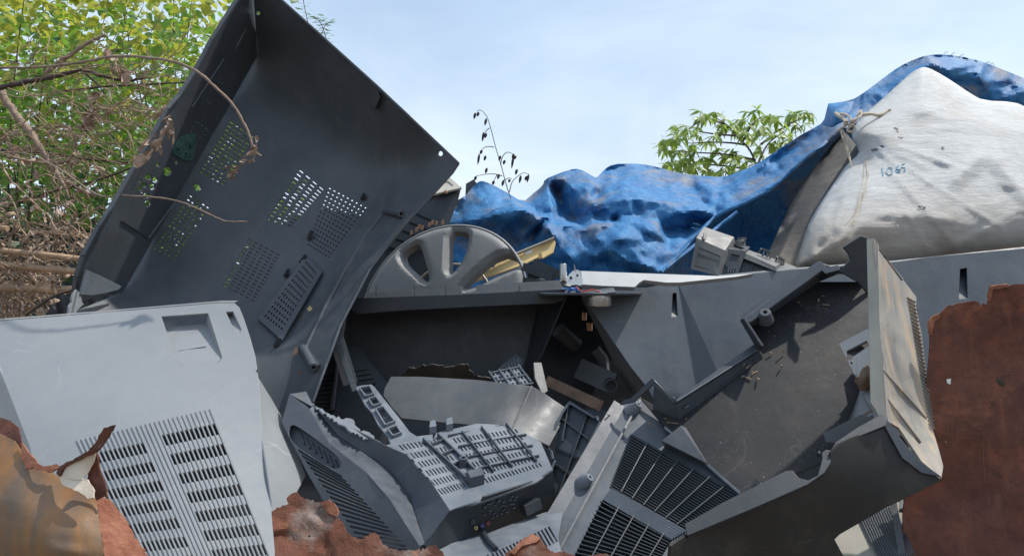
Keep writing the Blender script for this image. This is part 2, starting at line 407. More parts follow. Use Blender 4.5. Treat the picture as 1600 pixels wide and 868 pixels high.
def rust(name, kind):
    m, t, p, o = mat(name); v = coords(t)
    if kind == 'red':
        n = noise(t, v, 14, 7, .65); n2 = noise(t, v, 90, 6, .7); n3 = noise(t, coords(t, (60, 60, 5)), 1, 4)
        c = mixc(t, ramp(t, n, .35, .7), (.080, .027, .018), (.20, .064, .034)); c = mixc(t, ramp(t, n2, .45, .75, 0, .7), c, (.055, .02, .015))
        c = mixc(t, ramp(t, n3, .55, .8, 0, .4), c, (.34, .13, .06)); c = mixc(t, ramp(t, noise(t, v, 7, 8, .7, .6), .56, .66, 0, .75), c, (.30, .105, .042)); c = mixc(t, ramp(t, noise(t, v, 31, 8, .75), .6, .68, 0, .7), c, (.030, .016, .013)); h = n2
    elif kind == 'mid':
        n = noise(t, v, 20, 7, .65, .5); n2 = noise(t, v, 120, 6, .7); ln = noise(t, v, 11, 4)
        c = mixc(t, ramp(t, n, .35, .65), (.075, .025, .014), (.19, .060, .027)); c = mixc(t, ramp(t, noise(t, v, 7, 5, .6), .5, .58, 0, .9), c, (.25, .20, .17))
        c = mixc(t, ramp(t, n2, .5, .75, 0, .6), c, (.08, .03, .02)); c = mixc(t, ramp(t, noise(t, v, 42, 8, .75), .57, .66, 0, .8), c, (.045, .02, .014)); c = mixc(t, ramp(t, noise(t, v, 25, 6, .7), .6, .7, 0, .7), c, (.42, .17, .07)); h = n2
    elif kind == 'ochre':
        a = noise(t, coords(t, (26, 26, 6), (0, .55, 0)), 1, 6, .6, .6); b = noise(t, coords(t, (70, 70, 12), (0, .55, 0)), 1, 5, .6); h = noise(t, v, 90, 4)
        c = mixc(t, ramp(t, a, .35, .65), (.17, .115, .075), (.30, .142, .045)); c = mixc(t, ramp(t, b, .5, .72, 0, .75), c, (.13, .105, .085))
        c = mixc(t, ramp(t, noise(t, v, 10, 3), .55, .7, 0, .6), c, (.34, .155, .05))
    else:
        n = noise(t, v, 60, 6, .65); c = mixc(t, ramp(t, n, .35, .7), (.20, .062, .030), (.36, .15, .085)); h = n
    t.links.new(c, p.inputs['Base Color']); p.inputs['Roughness'].default_value = .75 if kind != 'ochre' else .5
    p.inputs['Metallic'].default_value = 0.0
    t.links.new(bump(t, noise(t, v, 30, 8, .75), .15 if kind == 'ochre' else .7, .004, bump(t, h, .2 if kind == 'ochre' else .6, .0025)), p.inputs['Normal']); return m
for k in ('red', 'mid', 'ochre', 'torn'): M['rust_'+k] = rust('rust_'+k, k)
M['creampaint'] = simple('old_cream_paint', (.62, .53, .42), .6, 0, .15, 30, .3)
def tarp():
    m, t, p, o = mat('blue_tarpaulin'); v = coords(t)
    a = noise(t, v, 5.5, 6, .62, .6); b = noise(t, v, 26, 7, .7, .8); st = noise(t, coords(t, (110, 14, 60), (.3, .2, .5)), 1, 4)
    c = mixc(t, ramp(t, b, .35, .7), (.022, .13, .34), (.06, .265, .54))
    c = mixc(t, ramp(t, st, .5, .8, 0, .45), c, (.19, .37, .56))
    c = mixc(t, math_(t, 'MULTIPLY', ramp(t, a, .48, .62), ramp(t, b, .38, .6, .25, .85)), c, (.26, .225, .205))
    t.links.new(c, p.inputs['Base Color']); p.inputs['Roughness'].default_value = .58; p.inputs['Specular IOR Level'].default_value = .3
    n = bump(t, noise(t, v, 16, 8, .75, 1.2), .35, .014); n = bump(t, noise(t, coords(t, (90, 30, 60), (.2, .5, .3)), 1, 5, .6), .4, .006, n)
    w1 = N(t, 'ShaderNodeTexWave'); w1.inputs['Scale'].default_value = 190; t.links.new(v, w1.inputs['Vector'])
    n = bump(t, w1.outputs[1], .08, .001, n)
    t.links.new(n, p.inputs['Normal'])
    tb = N(t, 'ShaderNodeBsdfTranslucent'); t.links.new(c, tb.inputs[0]); ms = N(t, 'ShaderNodeMixShader'); ms.inputs[0].default_value = .12
    t.links.new(p.outputs[0], ms.inputs[1]); t.links.new(tb.outputs[0], ms.inputs[2]); t.links.new(ms.outputs[0], o.inputs[0]); return m
M['tarp'] = tarp()
def sack(name, col, dirt):
    m, t, p, o = mat(name); v = coords(t)
    a = noise(t, v, 6, 6, .6, .5); b = noise(t, v, 45, 5, .65); g = N(t, 'ShaderNodeSeparateXYZ'); t.links.new(v, g.inputs[0])
    low = ramp(t, math_(t, 'ADD', g.outputs[2], math_(t, 'MULTIPLY', math_(t, 'SUBTRACT', a, .5), .25)), .0, .16, 1, 0)
    c = mixc(t, ramp(t, b, .3, .7), tuple(x*.88 for x in col), col)
    c = mixc(t, math_(t, 'MULTIPLY', low, dirt), c, (.34, .26, .185)); c = mixc(t, ramp(t, a, .52, .70, 0, dirt*.7), c, (.40, .34, .27)); c = mixc(t, ramp(t, noise(t, coords(t, (8, 8, 30), (0, .5, 0)), 1, 6, .7), .55, .7, 0, dirt*.6), c, (.38, .35, .31))
    hol = ramp(t, noise(t, v, 13, 8, .8, .8), .735, .76); c = mixc(t, hol, c, (.05, .045, .04))
    t.links.new(c, p.inputs['Base Color']); p.inputs['Roughness'].default_value = .55
    w1 = N(t, 'ShaderNodeTexWave'); w1.inputs['Scale'].default_value = 150; w1.inputs['Distortion'].default_value = 2.5
    t.links.new(coords(t, (1, 1, 1), (0, .8, .3)), w1.inputs['Vector'])
    w2 = N(t, 'ShaderNodeTexWave'); w2.inputs['Scale'].default_value = 130; w2.inputs['Distortion'].default_value = 2.5
    t.links.new(coords(t, (1, 1, 1), (0, -.7, .2)), w2.inputs['Vector'])
    h = math_(t, 'ADD', w1.outputs[1], w2.outputs[1])
    n = bump(t, noise(t, coords(t, (13, 13, 42), (0, .5, .2)), 1, 7, .68), .8, .010); n = bump(t, noise(t, coords(t, (40, 40, 11), (0, .7, .2)), 1, 5, .6), .3, .004, n); n = bump(t, h, .6, .0014, n)
    n = bump(t, noise(t, coords(t, (20, 20, 120), (0, .45, 0)), 1, 3, .6), .3, .0025, n)
    t.links.new(n, p.inputs['Normal']); return m
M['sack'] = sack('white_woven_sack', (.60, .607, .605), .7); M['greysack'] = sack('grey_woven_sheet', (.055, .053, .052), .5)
# ------------------------------------------------------------------ ground
g = MB(); n_ = 40
xs = np.concatenate([-np.geomspace(400, 1, 20), np.geomspace(1, 400, 20)])
V = [(x, y, .03*math.sin(x*1.7)*math.cos(y*1.3)) for y in xs for x in xs]
g.add(V, [(j*40+i, j*40+i+1, (j+1)*40+i+1, (j+1)*40+i) for j in range(39) for i in range(39)])
o = g.obj('ground', M['soil'], kind='structure')

# ------------------------------------------------------------------ 1 large leaning cover, seen from inside
A = (394, -42, 1.72); B = (717, 255, 1.58); Cc = (437, 655, 1.40); Dd = (112, 488, 1.47)
a = (402, 88, 1.86); b = (590, 262, 1.72); c = (418, 548, 1.52); d = (193, 455, 1.60)
big = thing('tv_back_cover', 'tall dark tv cover propped open like a lid, its hollow vented inside facing out', 'tv cover', pv((437, 655, 1.42)), 'grey tv back covers in the scrap pile')
m = MB()
mid_ = lambda p, q, t=.5, e=0.: tuple(p[k]*(1-t)+q[k]*t for k in (0, 1))+(1/((1-t)/p[2]+t/q[2])+e,)
back = rbf([A, mid_(A, B), mid_(A, B, .75), mid_(A, B, .25), B, mid_(B, Cc, .25), mid_(B, Cc), mid_(B, Cc, .75), Cc, mid_(Cc, Dd), Dd, a, mid_(a, d), mid_(a, d, .25), mid_(a, d, .75), d,
            (430, 130, 1.855), (500, 196, 1.80), (570, 262, 1.735), (540, 330, 1.70), (480, 410, 1.635), (420, 500, 1.56), (330, 470, 1.60), (250, 452, 1.61), (400, 300, 1.73), (330, 400, 1.65), (380, 200, 1.80), (470, 300, 1.725), (590, 330, 1.665), (520, 440, 1.58), (470, 530, 1.515), (645, 262, 1.665), (520, 130, 1.735), (440, 60, 1.78)], 'tps')
top = right = back
H = []
H += slots([(360, 186), (399, 212), (350, 292), (309, 270)], 5, 14, .62, .34)
H += slots([(297, 301), (329, 323), (272, 408), (236, 389)], 5, 15, .6, .34)
H += [[(301, 288), (309, 286), (314, 296), (306, 299)]]
H += slots([(467, 260), (509, 296), (456, 356), (414, 344)], 4, 14, .64, .36)
H += slots([(513, 289), (576, 323), (513, 405), (479, 384)], 9, 15, .5, .36)
H += slots([(388, 370), (440, 397), (398, 474), (346, 446)], 6, 15, .6, .34)
rimR = [B[:2], (707, 270), (640, 343), (605, 385), (578, 420), (533, 506), (500, 597), (489, 628), Cc[:2]]
H += [circ(588, 150, 3.6), circ(688, 240, 4), circ(403, 21, 3)]
m.sheet([A[:2], (440, 0), (590, 135)]+rimR+[Dd[:2], d[:2], a[:2]], back, H, .0035, 17, jit=0)
left = rbf([A, a, d, Dd, mid_(A, Dd), mid_(a, d)])
rimL = [A[:2], (372, 0), (331, 65), (306, 112), (280, 152), (262, 172), (232, 226), (175, 325), (155, 355), (131, 400), (121, 432), (118, 455), (130, 462), Dd[:2]]
HL = []
for (x, y) in ((347, 126), (328, 157)):
    for k in range(6):
        t0 = k*math.pi/3; HL.append([(x+5.2*math.cos(t0), y+6*math.sin(t0)), (x+5.2*math.cos(t0+.55), y+6*math.sin(t0+.55)), (x+3.4*math.cos(t0+.55), y+4*math.sin(t0+.55)), (x+3.4*math.cos(t0), y+4*math.sin(t0))])
def dashes(q, n, wd):
    o = []
    for e in range(4):
        p0 = np.array(q[e], float); p1 = np.array(q[(e+1) % 4], float); tt = (p1-p0)/np.linalg.norm(p1-p0); nn = np.array([-tt[1], tt[0]])
        for k in range(n):
            s0 = p0+(p1-p0)*((k+.22)/n); s1 = p0+(p1-p0)*((k+.78)/n)
            o.append([tuple(s0), tuple(s1), tuple(s1+nn*wd), tuple(s0+nn*wd)])
    return o
HL += dashes([(307, 189), (327, 203), (316, 218), (297, 204)], 3, 1.4)
HL += dashes([(222, 262), (254, 274), (240, 304), (205, 300)], 5, 1.2)
HL += [circ(232, 276, 5.5), circ(243, 281, 5), circ(225, 289, 4.5), circ(238, 292, 5), circ(219, 295, 4), circ(262, 268, 7, 12), circ(229, 305, 5), circ(231, 318, 5.5, 12), circ(218, 282, 3), circ(247, 258, 3), circ(276, 254, 3)]
m.sheet([A[:2], a[:2], d[:2]]+[(127, 470)]+rimL[::-1][1:-1], left, HL, .0035, 45, jit=0)
m.obj('shell', M['dark'], big)
# rolled rim: narrow lip round the mouth
m = MB()
q = [(*p, float(left(*p)[0])-.002) for p in rimL[:-2]]
for i in range(len(q)-1): m.bar(pv(q[i]), pv(q[i+1]), .009, .006, up=pv(q[i])-pv(d))
q = [(*p, float(right(*p)[0])) for p in rimR]
for i in range(len(q)-1): m.bar(pv(q[i]), pv(q[i+1]), .004, .005)
q = [(*p, float(top(*p)[0])) for p in [A[:2], (440, 0), (590, 135), B[:2]]]
for i in range(len(q)-1): m.bar(pv(q[i]), pv(q[i+1]), .004, .005)
m.obj('rim', M['dark'], big)
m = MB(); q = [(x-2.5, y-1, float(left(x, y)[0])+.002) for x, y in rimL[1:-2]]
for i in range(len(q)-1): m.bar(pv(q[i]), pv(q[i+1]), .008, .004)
m.obj('painted_lit_edge', M['light'], big)  # paler plastic than the shell paints in the sky and sun on this edge
for nm, x, y, r0, mt in (('paint_spot', 484, 482, 4, 'cream'), ('paint_spot', 463, 548, 6, 'wood'), ('paint_spot', 469, 580, 3, 'wood')):
    m = MB(); m.sheet(rough(circ(x, y, r0, 9), 3, r0*.2, seed=x), off(back, -.0008), (), .0006); m.obj(nm, M[mt], big)
# inner lip along the right wall, screw posts and brackets
m = MB(); q = [(602, 328), (572, 366), (540, 420), (508, 480), (478, 543)]
for i in range(4): m.bar(P(*q[i], right(*q[i])[0]), P(*q[i+1], right(*q[i+1])[0]), .006, .005)
m.bar(P(478, 543, right(478, 543)[0]), P(500, 572, right(500, 572)[0]), .006, .005); m.obj('lip', M['dark'], big)
def post(x0, y0, x1, y1, dep, r, name='screw_post'):
    m = MB(); p0 = P(x0, y0, dep(x0, y0)[0]+.004); p1 = P(x1, y1, dep(x1, y1)[0]-.018)
    ax = p1-p0; h = np.linalg.norm(ax)
    m.lathe(p0, ax, [(r*1.25, 0), (r, h*.5), (r, h), (r*.45, h), (r*.45, h*.55), (0, h*.55)], 12); return m.obj(name, M['dark'], big)
post(474, 545, 490, 574, right, .009); post(604, 331, 627, 334, right, .008)
m = MB(); q0 = [P(572, 156, top(572, 156)[0]), P(590, 143, top(590, 143)[0]), P(594, 152, top(594, 152)[0]), P(586, 170, top(586, 170)[0])]
m.prism(q0, -(q0[0]-CAM)/np.linalg.norm(q0[0]-CAM)*.02); m.obj('corner_bracket', M['dark'], big)
# blanked vent plate with dimples, standing proud of the back
m = MB(); m.sheet([(478, 398), (503, 424), (440, 531), (402, 497)], off(back, -.012), slots([(480, 405), (496, 424), (440, 518), (410, 495)], 7, 13, .45, .4), .004); m.obj('vent_plate', M['dark'], big)
for x, y, x2, y2 in ((478, 398, 470, 410), (437, 527, 430, 540), (488, 360, 482, 372), (452, 420, 446, 430), (570, 302, 566, 310)):
    m = MB(); m.bar(P(x, y, back(x, y)[0]-.012), P(x2, y2, back(x2, y2)[0]), .008, .008); m.obj('clip', M['black'], big)
m = MB(); m.sheet([(283, 214), (303, 208), (308, 220), (300, 251), (284, 249), (271, 240), (273, 230)], off(left, -.006), [circ(279, 234, 2.5), circ(297, 229, 2.5), circ(291, 240, 1.5)], .003); m.obj('circuit_board', M['pcb'], big)
# raised socket frame on the left wall and the pale corner pocket below
m = MB()
for p0, p1 in (((350, 92), (300, 168)), ((250, 205), (190, 345)), ((190, 345), (232, 372)), ((300, 300), (332, 258)), ((285, 300), (232, 372))):
    m.bar(P(*p0, left(*p0)[0]), P(*p1, left(*p1)[0]), .003, .0025)
m.obj('socket_frame', M['dark'], big)
m = MB(); m.sheet([(135, 421), (160, 432), (190, 447), (186, 452), (168, 457), (145, 461), (126, 460)], plane((135, 421, 1.45), (191, 447, 1.56), (126, 461, 1.44)), (), .004); m.obj('corner_pocket', M['mid'], big)
m = MB(); m.sheet(rough([(117, 455), (128, 458), (131, 475), (118, 490), (106, 492), (108, 478)], 5, 1.2, seed=3), plane((117, 455, 1.43), (131, 475, 1.45), (106, 492, 1.41)), (), .004); m.obj('broken_corner', M['light'], big)

# ------------------------------------------------------------------ 2 pale cover at the lower left
fl = thing('tv_back_cover', 'pale silver grey tv cover with ribbed vents and a square hand recess', 'tv cover', pv((300, 880, 1.0)), 'grey tv back covers in the scrap pile')
G2 = lambda d: .92+(d-.97)*1.33
L2 = lambda l: [(x, y, G2(d)) for x, y, d in l]
fd = rbf(L2([(0, 500, 1.285), (180, 485, 1.30), (375, 472, 1.305), (0, 600, 1.185), (200, 590, 1.185), (400, 580, 1.215), (60, 740, 1.075), (230, 730, 1.07), (420, 740, 1.095), (60, 890, .985), (250, 880, .97), (438, 880, .995), (-80, 600, 1.2)]))
VQ = [(120, 687), (327, 639), (432, 898), (228, 915)]
HF = []; NR = 29
for i in range(NR):
    u0 = (i+.30)/NR; u1 = (i+1.0)/NR
    if 13 <= i < 17: continue
    for k in range(8):
        v0 = .085+.121*k+(.02 if i < 13 else 0); v1 = v0+.066
        if v1 > .99: continue
        HF.append(cellq(VQ, u0, u1, v0, v1))
REC = [(252, 494), (325, 489), (347, 558), (343, 565), (286, 571), (277, 565)]
SL = [(353, 487), (364, 486), (377, 514), (375, 520), (367, 517)]
m = MB()
out_f = [(-80, 508), (0, 501), (150, 489), (340, 473), (366, 473), (374, 480), (381, 497), (391, 527), (399, 556), (402, 576), (399, 579), (403, 583), (405, 600), (411, 690), (425, 780), (438, 868), (441, 915), (-80, 915), (62, 760), (46, 697), (0, 578), (-14, 540)]
out_f = out_f[:17]+[(60, 915), (62, 760), (46, 697), (20, 630), (0, 578), (-20, 545)]
m.sheet(out_f, fd, HF+[REC, SL], .0035, 26, jit=.3)
def wall(mb, loop, dep, depth2, skip=()):
    """side walls of a recess: loop on surface dep, and its floor loop at given (x,y,extra depth)"""
    n = len(loop)
    t_ = [P(*p, dep(*p)[0]) for p in loop]; f_ = [P(x, y, dep(x, y)[0]+e) for x, y, e in depth2]
    for i in range(n):
        if i in skip: continue
        mb.add([t_[i], t_[(i+1) % n], f_[(i+1) % n], f_[i]], [(0, 1, 2, 3)])
m.sheet([(-20, 545), (0, 578), (20, 630), (46, 697), (62, 760), (-40, 780), (-80, 700), (-80, 545)], rbf(L2([(-20, 545, 1.235), (0, 578, 1.203), (46, 697, 1.108), (62, 760, 1.06), (-70, 700, 1.24), (-40, 780, 1.17)])), (), .003, 22)
m.sheet([(404, 590), (424, 622), (441, 652), (462, 700), (478, 742), (452, 790), (446, 915), (441, 915), (438, 868), (425, 780), (411, 690)], rbf(L2([(404, 590, 1.215), (411, 690, 1.13), (425, 780, 1.062), (438, 868, 1.003), (441, 652, 1.235), (478, 742, 1.175), (446, 915, .99), (455, 800, 1.09)])), (), .003, 22)
# turned top edge
q = [(-80, 507), (0, 500), (150, 488), (340, 472), (366, 472)]
for i in range(4):
    p0 = P(*q[i], fd(*q[i])[0]+.001); p1 = P(*q[i+1], fd(*q[i+1])[0]+.001); e = np.array([0, .02, .006]); m.add([p0, p1, p1+e, p0+e], [(0, 1, 2, 3)])
m.obj('shell', M['light'], fl)
m = MB()
fl2 = [(254, 512, .034), (322, 505, .034), (345, 560, .003), (341, 565, .002), (286, 571, .001), (278, 565, .002)]
REC2 = [(x-.8*(x > 300), y) for x, y in REC]
wall(m, REC, fd, fl2, (0,))
pf = [P(x, y, fd(x, y)[0]+e) for x, y, e in fl2]; m.add(pf, [tuple(range(6))])
m.obj('hand_recess', M['light'], fl)
m = MB(); m.bar(P(279, 548, fd(279, 548)[0]+.011), P(322, 541, fd(322, 541)[0]+.012), .0012, .0012); m.obj('seam', M['dark'], fl)
m = MB(); f3 = [(355, 494, .022), (362, 492, .022), (376, 515, .003), (374, 519, .002), (367, 516, .004)]; wall(m, SL, fd, f3); m.add([P(x, y, fd(x, y)[0]+e) for x, y, e in f3], [tuple(range(5))]); m.obj('slot', M['light'], fl)
for i in range(NR+1):   # vent ribs, each its own piece
    u = (i+.14)/NR; pts = []
    for v in np.linspace(0, 1, 7):
        x, y = bil(VQ, u, v); pts.append((x, y, fd(x, y)[0]))
    m = MB(); W_ = [pv(p) for p in pts]
    for k in range(6): m.bar(W_[k], W_[k+1], .0022, .0016)
    m.obj('vent_rib', M['light'], fl)

# ------------------------------------------------------------------ 3 ribbed cover in the middle
ce = thing('tv_back_cover', 'slate grey tv cover with a long oval grip, cut open across its slotted top', 'tv cover', pv((640, 890, 1.0)), 'grey tv back covers in the scrap pile')
v3 = {'tl': (452, 615, 1.27), 'bl': (440, 659, 1.235), 'r0': (484, 638, 1.247), 'r1': (513, 690, 1.185), 'r2': (573, 738, 1.12), 'r3': (608, 778, 1.07), 'r4': (656, 852, 1.01),
      'b0': (489, 633, 1.262), 'b1': (528, 680, 1.225), 'b2': (604, 730, 1.168), 'b3': (638, 772, 1.12), 'b4': (664, 849, 1.022),
      't1': (540, 662, 1.232), 't2': (602, 695, 1.178), 't3': (640, 711, 1.145), 't4': (667, 742, 1.108), 'c': (703, 797, 1.04)}
f1 = rbf([v3[k] for k in ('tl', 'bl', 'r0', 'r1', 'r2', 'r3', 'r4')]+[(479, 736, 1.165), (600, 890, 1.02)], sm=.002)
OV = smooth_loop([(453, 664), (462, 663), (497, 688), (527, 712), (534, 724), (529, 732), (516, 731), (489, 714), (462, 695), (450, 680)], 2)
HV = []
va, vb, vc, vd = (462, 700), (540, 745), (640, 868), (520, 868)
VR = [(461, 700), (532, 742), (622, 858), (478, 745)]
for k in range(17):      # long slits under the grip
    s0 = (461+k*2.6, 703+k*8.6); ln = 30+k*5.5 if k < 9 else 80-(k-9)*4
    sx0 = 465+6.2*k; sy0 = 700+9.2*k; ex = 524+6.6*k+10; ey = 739+7.2*k+4
    p0 = np.array([sx0, sy0]); p1 = np.array([ex, ey]); HV.append([tuple(p0), tuple(p1), tuple(p1+(.8, 3.2)), tuple(p0+(.8, 3.6))])
HV = [h for h in HV if h[1][0] < 640 and h[0][1] < 850]
m = MB()
m.sheet([v3['tl'][:2], v3['r0'][:2], v3['r1'][:2], v3['r2'][:2], v3['r3'][:2], v3['r4'][:2], (645, 900), (585, 900), (530, 826), (479, 736), v3['bl'][:2]], f1, [OV]+HV, .003, 18)
m.sheet([(452, 615), (478, 611), (489, 632), (487, 634)], plane((452, 615, 1.27), (478, 611, 1.29), (489, 633, 1.262)), (), .003)
# rounded crest between the end face and the top face
bandf = rbf([v3[k] for k in ('r0', 'r1', 'r2', 'r3', 'r4', 'b0', 'b1', 'b2', 'b3', 'b4')])
m.sheet(densify([v3[k][:2] for k in ('r0', 'b0', 'b1', 'b2', 'b3', 'b4', 'r4', 'r3', 'r2', 'r1')], 9), bandf, (), .003, 9)
crest = rbf([v3[k] for k in ('b0', 'b1', 'b2', 'b3', 'b4', 't1', 't2', 't3', 't4', 'c')])
m.sheet([v3[k][:2] for k in ('b0', 't1', 't2', 't3', 't4', 'c', 'b4', 'b3', 'b2', 'b1')], crest, (), .003, 12)
f3t = plane((602, 695, 1.20), (703, 797, 1.06), (858, 737, 1.14), (745, 660, 1.30))
f3t = rbf([(602, 695, 1.178), (640, 711, 1.145), (667, 742, 1.108), (703, 797, 1.04), (745, 786, 1.05), (858, 737, 1.13), (648, 684, 1.235), (745, 662, 1.29), (840, 690, 1.26), (750, 720, 1.17)], sm=.002)
H3 = slots([(618, 692), (684, 681), (742, 760), (692, 775)], 11, 6, .42, .62)
H3 += slots([(703, 682), (806, 667), (850, 730), (762, 757)], 17, 6, .42, .6)
m.obj('shell', M['grey'], ce)
m = MB(); m.sheet([(602, 695), (622, 690), (650, 688), (664, 691), (676, 688), (681, 676), (697, 672), (745, 661), (800, 664), (845, 690), (864, 734), (838, 752), (752, 783), (703, 797), (667, 742), (640, 711)], f3t, H3, .003, 20, jit=.3)
m.obj('slotted_top_painted_lit', M['mid'], ce)  # same plastic as the shell, lightened to put the light on top into its colour
m = MB(); m.sheet([(x+2, y+2) for x, y in OV], off(f1, .016), (), .003)
wl = [(x+2, y+2, .016) for x, y in OV]; wall(m, OV, f1, wl)
for k in range(7):
    x = 468+k*9; y = 676+k*7; m.bar(P(x, y, f1(x, y)[0]+.016), P(x+8, y+18, f1(x+8, y+18)[0]+.016), .002, .004)
m.obj('grip_recess', M['grey'], ce)
# end face with sockets
f4 = plane((703, 797, 1.06), (862, 737, 1.13), (662, 850, 1.0), (760, 835, 1.085))
f4 = rbf([(703, 797, 1.04), (752, 783, 1.055), (838, 752, 1.105), (864, 734, 1.13), (662, 850, 1.02), (680, 840, 1.03), (700, 850, 1.03), (860, 800, 1.15), (760, 835, 1.09)])
m = MB(); m.sheet([(703, 797), (752, 783), (756, 776), (832, 752), (838, 752), (864, 734), (870, 790), (845, 812), (760, 832), (700, 858), (672, 862), (662, 850)], f4, (), .003, 16); m.obj('socket_face', M['black'], ce)
m = MB(); r_ = random.Random(4)
for k in range(34):
    x = 752+r_.random()*52; y = 803-.33*(x-752)+r_.random()*26-14; m.bar(P(x, y, f4(x, y)[0]-.001), P(x+4, y-1.5, f4(x+4, y-1.5)[0]-.001), .0016, .0015+.002*r_.random())
m.obj('socket_moulding', M['dark'], ce, kind='stuff')
for nm, x, y, mt in (('yellow_socket', 744, 824, 'yellow'), ('white_socket', 739, 815, 'strip'), ('violet_socket', 754, 821, 'purple'), ('red_socket', 763, 817, 'redp')):
    m = MB(); p = P(x, y, f4(x, y)[0]-.001); ax = (CAM-p); m.lathe(p, ax, [(.0029, 0), (.0029, .005), (.0017, .005), (.0017, .002), (0, .002)], 10); m.obj(nm, M[mt], ce)
# channel rail along the top
def F3(x, y, e=0): return P(x, y, f3t(x, y)[0]-e)
m = MB(); m.bar(F3(661, 690), F3(738, 760), .0025, .008, up=np.array([0, -.4, 1])); m.bar(F3(684, 682), F3(754, 750), .0025, .008, up=np.array([0, -.4, 1]))
for s in np.linspace(.12, .8, 4): m.bar(F3(661+77*s, 690+70*s), F3(684+70*s, 682+68*s), .002, .006, up=np.array([0, -.4, 1]))
q0 = [F3(735, 762), F3(757, 756), F3(752, 745), F3(730, 751)]; m.prism([p+np.array([0, 0, .001]) for p in q0][::-1], np.array([0, -.004, .014]))
m.obj('channel_rail', M['grey'], ce)
m = MB(); m.lathe(F3(724, 727), np.array([0, -.45, 1]), [(.0075, 0), (.0065, .014), (.0035, .014), (.0035, .004), (0, .004)], 12); m.obj('screw_post', M['grey'], ce)
for p0, p1 in (((700, 683), (812, 662)), ((716, 700), (822, 681)), ((733, 716), (832, 698)), ((748, 734), (842, 714)), ((722, 676), (771, 738)), ((752, 668), (800, 730)), ((790, 662), (838, 722))):
    m = MB(); m.bar(F3(*p0), F3(*p1), .0018, .005, up=np.array([0, -.4, 1])); m.obj('stiffening_rib', M['grey'], ce)
# the slotted arm that sticks up
arm = plane((556, 605, 1.36), (580, 601, 1.372), (648, 684, 1.235), (612, 697, 1.212))
ao = [(556, 605), (562, 602), (580, 600), (585, 604), (628, 658), (640, 674), (651, 681), (676, 678), (676, 690), (650, 689), (612, 697), (606, 683), (590, 662), (582, 645), (570, 632)]
ah = [[(562, 609), (578, 606), (584, 618), (571, 622)], [(576, 626), (588, 623), (595, 633), (583, 637)], [(587, 642), (599, 638), (617, 661), (602, 667)], [(606, 673), (620, 668), (627, 679), (614, 684)]]
m = MB(); m.sheet(ao, arm, ah, .004)
for h in ah:
    for i in range(4): m.bar(P(*h[i], arm(*h[i])), P(*h[(i+1) % 4], arm(*h[(i+1) % 4])), .0025, .006, up=np.array([0, -.6, 1]))
    m.sheet(h, off(arm, .008), [cellq(h, .12+.22*k, .24+.22*k, .12, .45) for k in range(4)]+[cellq(h, .12+.22*k, .24+.22*k, .55, .9) for k in range(4)], .002)
m.obj('slotted_arm', M['mid'], ce)
# torn edge
m = MB(); m.sheet(rough([(488, 630), (500, 636), (515, 646), (530, 652), (552, 655), (560, 670), (578, 676), (592, 690), (602, 696), (560, 680), (520, 655)], 3, 1.2, seed=8), plane((488, 632, 1.26), (602, 696, 1.2), (552, 655, 1.27)), (), .003); m.obj('torn_edge', M['mid'], ce)
m = MB()
for x, y in ((676, 668), (702, 664)):
    m.prism([F3(x-5, y+10), F3(x+6, y+8), F3(x+4, y-2), F3(x-4, y)], np.array([0, -.003, .012]))
m.obj('lug', M['mid'], ce)

# ------------------------------------------------------------------ 4 bent panel lying across it
cs = thing('bent_plastic_panel', 'dull grey bent panel with a ribbed framed end lying over the slotted cover', 'plastic panel', pv((860, 780, 1.12)))
p4 = rbf([(608, 588, 1.40), (628, 653, 1.345), (745, 592, 1.385), (700, 661, 1.325), (830, 603, 1.365), (800, 670, 1.30), (858, 622, 1.39), (829, 682, 1.305), (887, 640, 1.37), (857, 696, 1.29)], sm=.0005)
m = MB(); m.sheet([(611, 588), (655, 588), (745, 593), (831, 603), (848, 612), (868, 626), (889, 640), (884, 648), (858, 696), (850, 692), (826, 680), (800, 670), (770, 666), (700, 660), (628, 653), (612, 636), (599, 617), (601, 606)], p4, (), .0035, 14, jit=.3)
m.bar(P(831, 603, p4(831, 603)[0]), P(800, 670, p4(800, 670)[0]), .003, .0015); m.obj('panel', M['strip'], cs)
p5 = plane((889, 634, 1.355), (936, 660, 1.30), (858, 697, 1.30), (872, 790, 1.23))
m = MB(); EO = [(887, 632), (893, 630), (934, 655), (936, 662), (906, 722), (878, 784), (873, 790), (862, 783), (850, 771), (851, 760), (866, 722), (862, 708), (854, 696), (860, 686), (878, 645)]
m.sheet(EO, off(p5, .012), (), .003); m.obj('end_plate', M['black'], cs)
m = MB()
for i in range(len(EO)):
    a_, b_ = EO[i], EO[(i+1) % len(EO)]; m.bar(P(*a_, p5(*a_)+.012), P(*b_, p5(*b_)+.012), .0045, .012)
m.obj('end_frame', M['grey'], cs)
for p0, p1 in (((917, 648), (873, 770)), ((880, 655), (925, 690)), ((872, 700), (906, 716)), ((866, 722), (896, 745)), ((888, 635), (878, 690))):
    m = MB(); m.bar(P(*p0, p5(*p0)+.011), P(*p1, p5(*p1)+.011), .0025, .006); m.obj('rib', M['black'], cs)

